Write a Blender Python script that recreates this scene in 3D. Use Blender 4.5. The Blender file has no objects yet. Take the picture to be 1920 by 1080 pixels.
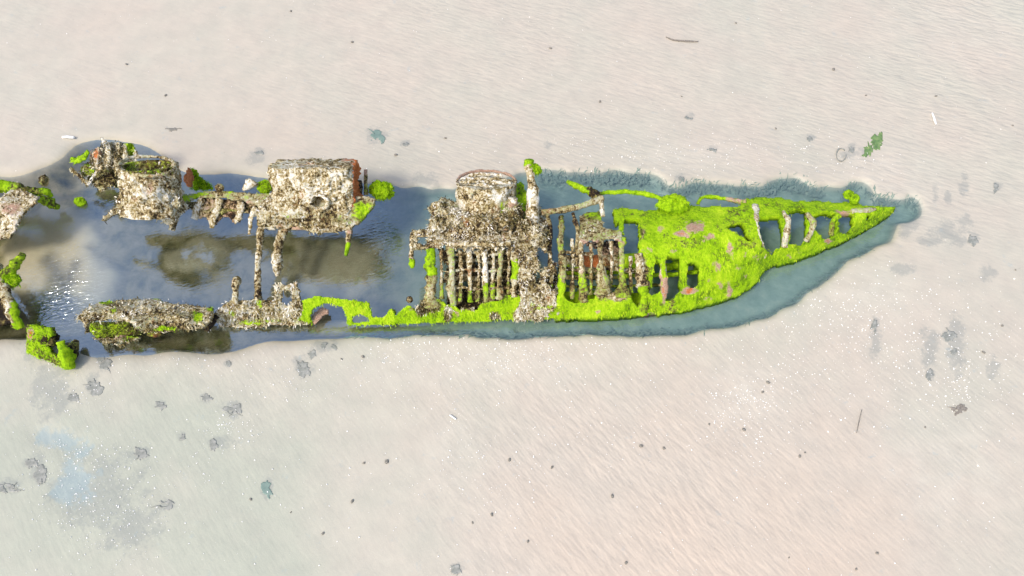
import bpy, math
import numpy as np

# ------------------------------------------------------------------ camera, light
SC = bpy.context.scene
COL = SC.collection
CAMH, PITCH, THALF = 10.9, math.radians(30), math.tan(math.radians(32.5))
CAMY = -6.29
cam_d = bpy.data.cameras.new('camera')
cam_d.sensor_width = 36
cam_d.lens = 18 / THALF
cam_d.clip_end = 2000
cam = bpy.data.objects.new('camera', cam_d)
cam.location = (0, CAMY, CAMH)
cam.rotation_euler = (PITCH, 0, 0)
COL.objects.link(cam)
SC.camera = cam

SUN_ELEV, SUN_AZ = math.radians(54), math.radians(226)       # azimuth: direction the sun stands in, 180 = west (-x), 270 = south
sdir = np.array([math.cos(SUN_AZ) * math.cos(SUN_ELEV), math.sin(SUN_AZ) * math.cos(SUN_ELEV), math.sin(SUN_ELEV)])
w = bpy.data.worlds.new('World')
SC.world = w
w.use_nodes = True
nt = w.node_tree
bg = nt.nodes['Background']
sky = nt.nodes.new('ShaderNodeTexSky')
sky.sky_type = 'NISHITA'
sky.sun_disc = False
sky.sun_elevation = SUN_ELEV
sky.sun_rotation = math.atan2(sdir[0], sdir[1])
sky.air_density = 1.0
sky.dust_density = 3.0
nt.links.new(sky.outputs[0], bg.inputs[0])
bg.inputs[1].default_value = 0.15
sun_d = bpy.data.lights.new('sun', 'SUN')
sun_d.energy = 1.5
sun_d.angle = math.radians(10)
sun_d.color = (1.0, 0.93, 0.82)
sun = bpy.data.objects.new('sun', sun_d)
sun.rotation_euler = (math.radians(90) - SUN_ELEV, 0, math.atan2(sdir[1], sdir[0]) + math.radians(90))
COL.objects.link(sun)
SC.view_settings.view_transform = 'Standard'
SC.view_settings.look = 'None'
SC.view_settings.exposure = 0.80
SC.view_settings.gamma = 1
SC.cycles.use_denoising = True
SC.cycles.max_bounces = 8
SC.cycles.transparent_max_bounces = 12

# ------------------------------------------------------------------ helpers: maths
rng = np.random.default_rng(11)
CAMV = np.array([0, -math.sin(PITCH), math.cos(PITCH)])      # towards the drone
UP = np.array([0, .636, .772])                               # the wreck has rolled: its own "up" leans north
SIDE = np.array([0, -.772, .636])


def Wd(px, py, z):
    """point of the beach at height z seen at photo pixel px, py (1920 wide)"""
    px, py, z = np.broadcast_arrays(np.asarray(px, float), np.asarray(py, float), np.asarray(z, float))
    dx = (px - 960) / 960 * THALF
    dy = (540 - py) / 960 * THALF
    yy = dy * math.cos(PITCH) + math.sin(PITCH)
    zz = dy * math.sin(PITCH) - math.cos(PITCH)
    t = (z - CAMH) / zz
    return np.stack([dx * t, CAMY + yy * t, z], -1)


def Px(P):
    d = P - np.array([0, CAMY, CAMH])
    cy = d[..., 1] * math.cos(PITCH) + d[..., 2] * math.sin(PITCH)
    cz = -d[..., 1] * math.sin(PITCH) + d[..., 2] * math.cos(PITCH)
    cz = np.minimum(cz, -1e-3)
    return 960 + d[..., 0] / -cz / THALF * 960, 540 - cy / -cz / THALF * 960


def scl(px, py, z):
    return float(np.linalg.norm(Wd(px + 10, py, z) - Wd(px, py, z))) / 10


def _hash(ix, iy, iz, s):
    n = (ix * 374761393 + iy * 668265263 + iz * 1274126177 + s * 974711) & 0x7fffffff
    n = ((n ^ (n >> 13)) * 1103515245) & 0x7fffffff
    n = ((n ^ (n >> 15)) * 12345679) & 0x7fffffff
    return ((n >> 7) & 0xffff) / 65535.0


def vnoise(p, s=0):
    f = np.floor(p)
    i = f.astype(np.int64)
    u = p - f
    u = u * u * (3 - 2 * u)
    r = 0
    for a in (0, 1):
        for b in (0, 1):
            for c in (0, 1):
                r = r + (u[..., 0] if a else 1 - u[..., 0]) * (u[..., 1] if b else 1 - u[..., 1]) * \
                    (u[..., 2] if c else 1 - u[..., 2]) * _hash(i[..., 0] + a, i[..., 1] + b, i[..., 2] + c, s)
    return r


def fbm(p, oct=4, s=0):
    p = np.asarray(p, float)
    r, a, t = 0, 1.0, 0
    for k in range(oct):
        r = r + a * (vnoise(p, s + k * 17) - .5)
        t += a
        a *= .55
        p = p * 2.03 + 7.7
    return r / t * 2                                            # about -1..1


def f2(x, y, sc, oct=4, s=0):
    x, y = np.broadcast_arrays(np.asarray(x, float), np.asarray(y, float))
    return fbm(np.stack([x * sc, y * sc, x * 0 + s * 3.1], -1), oct, s)


def inpoly(x, y, poly):
    r = np.zeros(np.shape(x), bool)
    n = len(poly)
    for i in range(n):
        (x0, y0), (x1, y1) = poly[i], poly[(i + 1) % n]
        if y0 == y1:
            continue
        c = ((y0 > y) != (y1 > y)) & (x < (x1 - x0) * (y - y0) / (y1 - y0) + x0)
        r ^= c
    return r


def sstep(a, b, x):
    t = np.clip((x - a) / (b - a), 0, 1)
    return t * t * (3 - 2 * t)


def curve(pts):
    xs, ys = [p[0] for p in pts], [p[1] for p in pts]
    return lambda x: np.interp(x, xs, ys)


# ------------------------------------------------------------------ helpers: objects
ORG = {}


def tag(o, label=None, cat=None, group=None, kind=None):
    for k, v in (('label', label), ('category', cat), ('group', group), ('kind', kind)):
        if v:
            o[k] = v
    return o


def thing(name, label, cat, loc, group=None):
    o = bpy.data.objects.new(name, None)
    o.empty_display_size = .2
    COL.objects.link(o)
    loc = np.asarray(loc, float)
    o.location = loc
    ORG[o.name] = loc
    return tag(o, label, cat, group)


def mesh_obj(name, M, mat, parent=None, smooth=True):
    V = np.asarray(M['V'], float)
    Q = np.asarray(M['Q'], np.int64)
    org = np.array([V[:, 0].mean(), V[:, 1].mean(), V[:, 2].min()])
    me = bpy.data.meshes.new(name)
    me.vertices.add(len(V))
    me.vertices.foreach_set('co', (V - org).astype(np.float32).ravel())
    me.loops.add(len(Q) * 4)
    me.loops.foreach_set('vertex_index', Q.astype(np.int32).ravel())
    me.polygons.add(len(Q))
    me.polygons.foreach_set('loop_start', np.arange(0, len(Q) * 4, 4, dtype=np.int32))
    me.polygons.foreach_set('use_smooth', np.full(len(Q), smooth))
    for k, v in M.get('A', {}).items():
        at = me.attributes.new(k, 'FLOAT', 'POINT')
        at.data.foreach_set('value', np.broadcast_to(np.asarray(v, np.float32), (len(V),)).copy())
    me.update(calc_edges=True)
    me.validate()
    me.materials.append(mat)
    o = bpy.data.objects.new(name, me)
    COL.objects.link(o)
    ORG[o.name] = org
    if parent:
        o.parent = parent
        o.location = org - ORG[parent.name]
    else:
        o.location = org
    return o


def join(*Ms):
    V, Q, n = [], [], 0
    A = {}
    for m in Ms:
        V.append(m['V'])
        Q.append(np.asarray(m['Q']) + n)
        n += len(m['V'])
    for k in set().union(*[m.get('A', {}).keys() for m in Ms]):
        A[k] = np.concatenate([np.broadcast_to(np.asarray(m.get('A', {}).get(k, 0.), float), (len(m['V']),)) for m in Ms])
    return {'V': np.concatenate(V), 'Q': np.concatenate(Q), 'A': A}


def val(f, px, py):
    return np.broadcast_to(f(px, py) if callable(f) else np.asarray(f, float), np.shape(px)).astype(float)


def plate(poly, zf, holes=(), thick=.04, step=2.4, amp=.02, freq=6, edge=2.2, moss=0, bare=0, tone=0, seed=0,
          down=(0, .45, -.9), big=0, ragged=None):
    xs, ys = [p[0] for p in poly], [p[1] for p in poly]
    gx, gy = np.meshgrid(np.arange(min(xs) - 6, max(xs) + 6, step), np.arange(min(ys) - 6, max(ys) + 6, step))
    ex = gx + edge * (f2(gx, gy, .11, 3, seed + 1) * 1.6)
    ey = gy + edge * (f2(gx, gy, .11, 3, seed + 2) * 1.6)
    ins = inpoly(ex, ey, poly)
    for h in holes:
        ins &= ~inpoly(ex, ey, h)
    if ragged is not None:
        ins &= ragged(gx, gy)
    q = ins[:-1, :-1] & ins[1:, :-1] & ins[:-1, 1:] & ins[1:, 1:]
    H, Wc = gx.shape
    idx = np.arange(H * Wc).reshape(H, Wc)
    quads = np.stack([idx[1:, :-1], idx[1:, 1:], idx[:-1, 1:], idx[:-1, :-1]], -1)[q]
    used = np.unique(quads)
    remap = -np.ones(H * Wc, np.int64)
    remap[used] = np.arange(len(used))
    quads = remap[quads]
    px, py = gx.ravel()[used], gy.ravel()[used]
    z = val(zf, px, py)
    T = Wd(px, py, z)
    n1 = fbm(T * freq, 4, seed)
    d = amp * n1 + (big * fbm(T * 2.2, 2, seed + 9) if big else 0)
    T = T + CAMV * d[:, None]
    n = len(T)
    B = T + np.asarray(down) * thick - CAMV * (d * .5)[:, None]
    e = np.concatenate([quads[:, [0, 1]], quads[:, [1, 2]], quads[:, [2, 3]], quads[:, [3, 0]]])
    key = np.sort(e, 1)
    _, inv, cnt = np.unique(key, axis=0, return_inverse=True, return_counts=True)
    be = e[cnt[inv.ravel()] == 1]
    side = np.stack([be[:, 1], be[:, 0], be[:, 0] + n, be[:, 1] + n], 1)
    A = {}
    jx, jy = px + 8 * fbm(T * 11, 3, 91), py + 8 * fbm(T * 11, 3, 92)
    for k, f in (('moss', moss), ('bare', bare), ('tone', tone)):
        a = val(f, jx, jy)
        A[k] = np.concatenate([a, a])
    return {'V': np.concatenate([T, B]), 'Q': np.concatenate([quads, quads[:, ::-1] + n, side]), 'A': A}


def _attrs(M, moss=0, bare=0, tone=0):
    px, py = Px(M['V'])
    px = px + 7 * fbm(M['V'] * 13, 3, 91)
    py = py + 12 * fbm(M['V'] * 13, 3, 92)
    M['A'] = {'moss': val(moss, px, py), 'bare': val(bare, px, py), 'tone': val(tone, px, py)}
    return M


def tube(pts, n=10, amp=.25, freq=19, flat=1.0, seg=.018, seed=0, moss=0, bare=0, tone=0, cap=True):
    """beam through (px, py, z, radius in px); flat < 1 squashes it towards the viewer"""
    P = np.array([Wd(a, b, c) for a, b, c, r in pts])
    R = np.array([r * scl(a, b, c) for a, b, c, r in pts])
    L = np.concatenate([[0], np.cumsum(np.linalg.norm(np.diff(P, axis=0), axis=1))])
    m = max(4, int(L[-1] / seg))
    s = np.linspace(0, L[-1], m)
    C = np.stack([np.interp(s, L, P[:, k]) for k in range(3)], 1)
    k = 3
    if m > 8:                                                   # round the corners
        Cp = np.pad(C, ((k, k), (0, 0)), 'edge')
        C2 = sum(Cp[i:i + m] for i in range(2 * k + 1)) / (2 * k + 1)
        C2[:k], C2[-k:] = C[:k], C[-k:]
        C = C2
    r = np.interp(s, L, R)
    T = np.gradient(C, axis=0)
    T /= np.linalg.norm(T, axis=1)[:, None] + 1e-9
    S = np.cross(T, CAMV)
    S /= np.linalg.norm(S, axis=1)[:, None] + 1e-9
    N = np.cross(S, T)
    C = C + S * (fbm(C * 4, 2, seed + 5) * r * amp * 1.2)[:, None]
    th = np.linspace(0, 2 * np.pi, n, endpoint=False)
    cs, sn = np.cos(th), np.sin(th)
    D = S[:, None, :] * cs[None, :, None] + N[:, None, :] * (sn * flat)[None, :, None]
    V = C[:, None, :] + D * r[:, None, None]
    nz = fbm(V * freq, 3, seed) + .8 * fbm(V * freq * .35, 2, seed + 3)
    V = C[:, None, :] + D * (r[:, None] * (1 + amp * 1.7 * nz))[..., None]
    V = V.reshape(-1, 3)
    i, j = np.meshgrid(np.arange(m - 1), np.arange(n), indexing='ij')
    a, b = (i * n + j), (i * n + (j + 1) % n)
    Q = np.stack([a, b, b + n, a + n], -1).reshape(-1, 4)
    V = np.concatenate([V, C[:1], C[-1:]])
    c0, c1 = m * n, m * n + 1
    jj = np.arange(0, n - 1, 2)
    caps = []
    for j0 in range(0, n, 2):
        caps.append([c0, (j0 + 2) % n if j0 + 2 <= n else 0, (j0 + 1) % n, j0])
        b0 = (m - 1) * n
        caps.append([c1, b0 + j0, b0 + (j0 + 1) % n, b0 + ((j0 + 2) % n if j0 + 2 <= n else 0)])
    caps = [q for q in caps if len(set(q)) == 4]
    M = {'V': V, 'Q': np.concatenate([Q, np.array(caps)])}
    return _attrs(M, moss, bare, tone)


def lump(px, py, z, rx, ry, rz, amp=.3, freq=3, seed=0, n=28, moss=0, bare=0, tone=0, centre=None):
    """rough boulder-like body, radii in metres, centre seen at px, py"""
    C = Wd(px, py, z) if centre is None else np.asarray(centre, float)
    u = np.linspace(0, np.pi, n)
    v = np.linspace(0, 2 * np.pi, 2 * n, endpoint=False)
    U, Vv = np.meshgrid(u, v, indexing='ij')
    D = np.stack([np.sin(U) * np.cos(Vv), np.sin(U) * np.sin(Vv), np.cos(U)], -1)
    m = D * np.array([rx, ry, rz])
    k = 1 + amp * fbm(m * freq / max(rx, ry, rz) + seed * 1.7, 4, seed)
    V = (C + m * k[..., None]).reshape(-1, 3)
    N2 = 2 * n
    i, j = np.meshgrid(np.arange(n - 1), np.arange(N2), indexing='ij')
    a, b = i * N2 + j, i * N2 + (j + 1) % N2
    return _attrs({'V': V, 'Q': np.stack([a, a + N2, b + N2, b], -1).reshape(-1, 4)}, moss, bare, tone)


def drum(px, py, z, rx, rs, h, axis=UP, expo=2., wall=None, taper=.0, flare=0, amp=.02, freq=7, seed=0, nt_=150, nh=44,
         dent=None, moss=0, bare=0, tone=0, top_amp=.03, depth=.5):
    """leaning drum or box; px, py, z = centre of its top; rx, rs half sizes in metres; wall = open top with that wall"""
    C = Wd(px, py, z)
    X = np.array([1., 0, 0])
    S = np.cross(X, axis) * -1
    S = S if S[1] < 0 else -S
    th = np.linspace(0, 2 * np.pi, nt_, endpoint=False)
    c, s = np.cos(th), np.sin(th)
    rr = (np.abs(c) ** expo + np.abs(s) ** expo) ** (-1 / expo)
    ring = (X * (c * rr * rx)[:, None] + S * (s * rr * rs)[:, None])
    rings = []
    if wall is None:                                            # closed top: from the middle outwards
        for f in (0.02, .15, .3, .45, .6, .75, .88, .96):
            rings.append(('t', C + ring * f))
    else:
        for f in np.linspace(depth, 0, 10):
            rings.append(('i', C - axis * h * f + ring * (1 - wall)))
        rings.append(('r', C + axis * .012 + ring * (1 - wall * .5)))
    for f in np.linspace(0, 1, nh):
        k = 1 + taper * f + flare * max(0, f - .75) ** 2 * 16
        rings.append(('s', C - axis * h * f + ring * k))
    V = np.stack([r[1] for r in rings])
    out = ring / np.linalg.norm(ring, axis=1)[:, None]
    nz = fbm(V * freq, 5, seed)
    for i, (k, _) in enumerate(rings):
        if k == 't':
            V[i] += axis * (nz[i] * top_amp)[:, None]
        else:
            V[i] += out * (nz[i] * amp * 1.6)[:, None] * (-1 if k == 'i' else 1)
            if k == 's' and i < len(rings) - nh + 3:
                V[i] += axis * (nz[i] * top_amp * .7)[:, None]
    if dent:
        for (dx, dy, dr, dd) in dent:
            X0, Y0 = Px(V)
            fr = (np.einsum('ijk,k->ij', V - C, S) > 0)
            dist = np.hypot(X0 - dx, Y0 - dy)
            V -= (S * dd) * ((1 - sstep(dr * .75, dr, dist)) * fr)[..., None]
    m, n = V.shape[:2]
    V = V.reshape(-1, 3)
    i, j = np.meshgrid(np.arange(m - 1), np.arange(n), indexing='ij')
    a, b = i * n + j, i * n + (j + 1) % n
    return _attrs({'V': V, 'Q': np.stack([a, a + n, b + n, b], -1).reshape(-1, 4)}, moss, bare, tone)


def tufts(src, count, length=(.04, .1), width=.012, spread=.8, lie=0., droop=(0, -.5, -.5), moss=None, tint=(0, 1), seed=0,
          keep=None, lift=0.0):
    """many small curved blades rooted on the meshes in src"""
    r = np.random.default_rng(seed)
    Ps, Ns, Ms = [], [], []
    for o in src:
        me = o.data
        n = len(me.vertices)
        co = np.empty(n * 3, np.float32)
        no = np.empty(n * 3, np.float32)
        me.vertices.foreach_get('co', co)
        me.vertices.foreach_get('normal', no)
        Ps.append(co.reshape(-1, 3) + ORG[o.name])
        Ns.append(no.reshape(-1, 3))
        a = np.empty(n, np.float32)
        me.attributes['moss'].data.foreach_get('value', a)
        Ms.append(a)
    P, N, A = np.concatenate(Ps), np.concatenate(Ns), np.concatenate(Ms)
    ok = N @ CAMV > -.15
    if keep is not None:
        px, py = Px(P)
        ok &= keep(px, py, A, P)
    idx = np.flatnonzero(ok)
    if len(idx) == 0:
        idx = np.arange(len(P))
    k = r.choice(idx, count)
    P, N, A = P[k] + r.normal(0, .008, (count, 3)), N[k], A[k]
    D = N * (1 - lie) + r.normal(0, spread, (count, 3)) * .6 + np.asarray(droop) * (.25 + lie)
    D -= N * np.minimum(0, np.einsum('ij,ij->i', D, N) - .08)[:, None]
    D /= np.linalg.norm(D, axis=1)[:, None] + 1e-9
    L = r.uniform(length[0], length[1], count)[:, None]
    Wv = np.cross(D, N + r.normal(0, .5, (count, 3)))
    Wv /= np.linalg.norm(Wv, axis=1)[:, None] + 1e-9
    wd = (width * r.uniform(.6, 1.4, count))[:, None]
    P = P + N * lift
    mid = P + D * L * .55 + N * L * .12
    tip = P + D * L + np.asarray(droop) * L * .3
    V = np.stack([P - Wv * wd * .5, P + Wv * wd * .5, mid - Wv * wd * .55, mid + Wv * wd * .55, tip - Wv * wd * .15, tip + Wv * wd * .15], 1)
    b = np.arange(count)[:, None] * 6
    Q = np.concatenate([b + np.array([[0, 1, 3, 2]]), b + np.array([[2, 3, 5, 4]])])
    tv = .60 + .85 * fbm(P * (6 if moss is not None else 3), 3, 33) + r.normal(0, .22, count)
    tn = np.repeat(tint[0] + np.clip(tv, 0, 1) * (tint[1] - tint[0]), 6)
    ms = np.repeat(A if moss is None else np.full(count, moss), 6)
    return {'V': V.reshape(-1, 3), 'Q': Q, 'A': {'tint': tn, 'moss': ms}}


# ------------------------------------------------------------------ materials
def newmat(name):
    m = bpy.data.materials.new(name)
    m.use_nodes = True
    t = m.node_tree
    return m, t, t.nodes, t.links, t.nodes['Principled BSDF']


def N_(t, typ, **kw):
    n = t.nodes.new(typ)
    for k, v in kw.items():
        if hasattr(n, k):
            setattr(n, k, v)
        else:
            n.inputs[k.replace('_', ' ')].default_value = v
    return n


def ramp(t, fac, stops):
    n = t.nodes.new('ShaderNodeValToRGB')
    while len(n.color_ramp.elements) < len(stops):
        n.color_ramp.elements.new(.5)
    for e, (p, c) in zip(n.color_ramp.elements, stops):
        e.position = p
        e.color = (*c, 1) if len(c) == 3 else c
    t.links.new(fac, n.inputs[0])
    return n.outputs[0]


def math_(t, op, a, b=0., c=None, clamp=False):
    n = t.nodes.new('ShaderNodeMath')
    n.operation = op
    n.use_clamp = clamp
    for i, v in enumerate((a, b) if c is None else (a, b, c)):
        if isinstance(v, (int, float)):
            n.inputs[i].default_value = v
        else:
            t.links.new(v, n.inputs[i])
    return n.outputs[0]


def mixc(t, fac, a, b, blend='MIX'):
    n = t.nodes.new('ShaderNodeMix')
    n.data_type = 'RGBA'
    n.blend_type = blend
    for i, v in ((0, fac), (6, a), (7, b)):
        if isinstance(v, (int, float)):
            n.inputs[i].default_value = v
        elif isinstance(v, tuple):
            n.inputs[i].default_value = (*v, 1)
        else:
            t.links.new(v, n.inputs[i])
    return n.outputs[2]


def noise(t, vec, scale, detail=6, rough=.6, dist=0.):
    n = N_(t, 'ShaderNodeTexNoise')
    n.inputs['Scale'].default_value = scale
    n.inputs['Detail'].default_value = detail
    n.inputs['Roughness'].default_value = rough
    n.inputs['Distortion'].default_value = dist
    t.links.new(vec, n.inputs['Vector'])
    return n.outputs[0]


def attr(t, name):
    n = t.nodes.new('ShaderNodeAttribute')
    n.attribute_name = name
    return n.outputs['Fac']


def world_pos(t):
    return t.nodes.new('ShaderNodeNewGeometry').outputs['Position']


MOSS = [(.20, (.05, .10, .004)), (.36, (.15, .28, .002)), (.52, (.29, .50, .003)), (.78, (.47, .61, .02))]


def make_iron():
    m, t, nd, ln, bs = newmat('encrusted_iron')
    p = world_pos(t)
    n1 = noise(t, p, 5, 5, .6)
    n2 = noise(t, p, 24, 8, .72, .6)
    n3 = noise(t, p, 60, 4, .7)
    n0 = noise(t, p, 2.1, 3, .5)
    mp = N_(t, 'ShaderNodeMapping')
    mp.vector_type = 'TEXTURE'
    mp.inputs['Rotation'].default_value = (math.radians(-39.5), 0, 0)
    mp.inputs['Scale'].default_value = (1 / 24., 1 / 24., 1 / 4.5)
    ln.new(p, mp.inputs['Vector'])
    n4 = noise(t, mp.outputs[0], 1., 4, .6, .4)
    k = math_(t, 'MULTIPLY_ADD', math_(t, 'SUBTRACT', n2, .5), 1.7, .475)
    k = math_(t, 'MULTIPLY_ADD', math_(t, 'SUBTRACT', n1, .5), .95, k)
    k = math_(t, 'MULTIPLY_ADD', math_(t, 'SUBTRACT', n4, .5), .55, k)
    k = math_(t, 'MULTIPLY_ADD', math_(t, 'SUBTRACT', n0, .5), .5, k)
    k = math_(t, 'MULTIPLY_ADD', attr(t, 'tone'), .72, k)
    k = math_(t, 'MULTIPLY_ADD', math_(t, 'SUBTRACT', n3, .5), .35, k)
    base = ramp(t, k, [(.28, (.018, .012, .008)), (.38, (.10, .062, .026)), (.45, (.23, .165, .06)), (.52, (.40, .315, .155)),
                       (.61, (.57, .50, .32)), (.74, (.84, .81, .74))])
    r1 = noise(t, p, 3.3, 4, .6)
    rust = ramp(t, n3, [(.3, (.20, .06, .018)), (.6, (.48, .17, .06)), (.8, (.55, .30, .18))])
    rf = math_(t, 'MULTIPLY', math_(t, 'SUBTRACT', r1, .60), 7, clamp=True)
    base = mixc(t, math_(t, 'MULTIPLY', rf, .6), base, rust)
    och = math_(t, 'MULTIPLY', math_(t, 'SUBTRACT', noise(t, p, 7.3, 4, .6), .55), 5, clamp=True)
    base = mixc(t, math_(t, 'MULTIPLY', och, .7), base, mixc(t, n2, (.10, .07, .01), (.52, .40, .14)))
    mk = math_(t, 'MULTIPLY_ADD', math_(t, 'SUBTRACT', n1, .5), .7, math_(t, 'MULTIPLY_ADD', math_(t, 'SUBTRACT', n2, .5), .6, .52))
    mk = math_(t, 'MULTIPLY_ADD', math_(t, 'SUBTRACT', n4, .5), .7, mk)
    mossc = ramp(t, math_(t, 'MULTIPLY_ADD', math_(t, 'SUBTRACT', n0, .5), .45, mk), MOSS)
    mm = math_(t, 'MULTIPLY_ADD', math_(t, 'SUBTRACT', n1, .5), 1.3, attr(t, 'moss'))
    mm = math_(t, 'MULTIPLY_ADD', math_(t, 'SUBTRACT', n2, .5), 1.5, mm)
    olive = mixc(t, n2, (.03, .035, .006), (.30, .31, .05))
    of = math_(t, 'MULTIPLY', math_(t, 'SUBTRACT', mm, .22), 3.0, clamp=True)
    base = mixc(t, math_(t, 'MULTIPLY', of, .75), base, olive)
    mf = math_(t, 'MULTIPLY', math_(t, 'SUBTRACT', mm, .46), 4.5, clamp=True)
    col = mixc(t, mf, base, mossc)
    barec = ramp(t, n3, [(.3, (.27, .15, .09)), (.5, (.46, .29, .20)), (.7, (.58, .45, .36))])
    barec = mixc(t, math_(t, 'MULTIPLY', math_(t, 'SUBTRACT', attr(t, 'bare'), 1.), 4, clamp=True), barec, ramp(t, n3, [(.3, (.30, .085, .02)), (.5, (.55, .16, .04)), (.7, (.62, .27, .12))]))
    bf = math_(t, 'MULTIPLY_ADD', math_(t, 'SUBTRACT', n2, .5), 1.8, attr(t, 'bare'))
    bf = math_(t, 'MULTIPLY_ADD', math_(t, 'SUBTRACT', n1, .5), 1.0, bf)
    bf = math_(t, 'MULTIPLY', math_(t, 'SUBTRACT', bf, .45), 3.5, clamp=True)
    col = mixc(t, bf, col, barec)
    ln.new(col, bs.inputs['Base Color'])
    bs.inputs['Roughness'].default_value = .78
    bs.inputs['Specular IOR Level'].default_value = .18
    b = N_(t, 'ShaderNodeBump')
    b.inputs['Strength'].default_value = .9
    b.inputs['Distance'].default_value = .03
    ln.new(math_(t, 'MULTIPLY_ADD', n3, .5, n2), b.inputs['Height'])
    ln.new(b.outputs[0], bs.inputs['Normal'])
    return m


def make_weed():
    m, t, nd, ln, bs = newmat('weed_fronds')
    ti = attr(t, 'tint')
    brown = ramp(t, ti, [(.0, (.016, .012, .006)), (.28, (.05, .04, .016)), (.45, (.15, .12, .035)), (.60, (.38, .32, .15)),
                         (.78, (.62, .56, .39)), (1., (.80, .77, .70))])
    lime = ramp(t, ti, [(.0, (.06, .13, .002)), (.35, (.19, .36, .002)), (.7, (.34, .55, .004)), (1., (.52, .64, .03))])
    f = math_(t, 'MULTIPLY', math_(t, 'SUBTRACT', attr(t, 'moss'), .45), 8, clamp=True)
    ln.new(mixc(t, f, brown, lime), bs.inputs['Base Color'])
    bs.inputs['Roughness'].default_value = .8
    bs.inputs['Specular IOR Level'].default_value = .12
    return m


def make_plain(name, stops, scale=20, rough=.6, bump=.4):
    m, t, nd, ln, bs = newmat(name)
    tc = nd.new('ShaderNodeTexCoord').outputs['Object']
    n = noise(t, tc, scale, 6, .65)
    ln.new(ramp(t, n, stops), bs.inputs['Base Color'])
    bs.inputs['Roughness'].default_value = rough
    b = N_(t, 'ShaderNodeBump')
    b.inputs['Strength'].default_value = bump
    b.inputs['Distance'].default_value = .01
    ln.new(n, b.inputs['Height'])
    ln.new(b.outputs[0], bs.inputs['Normal'])
    return m


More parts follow.
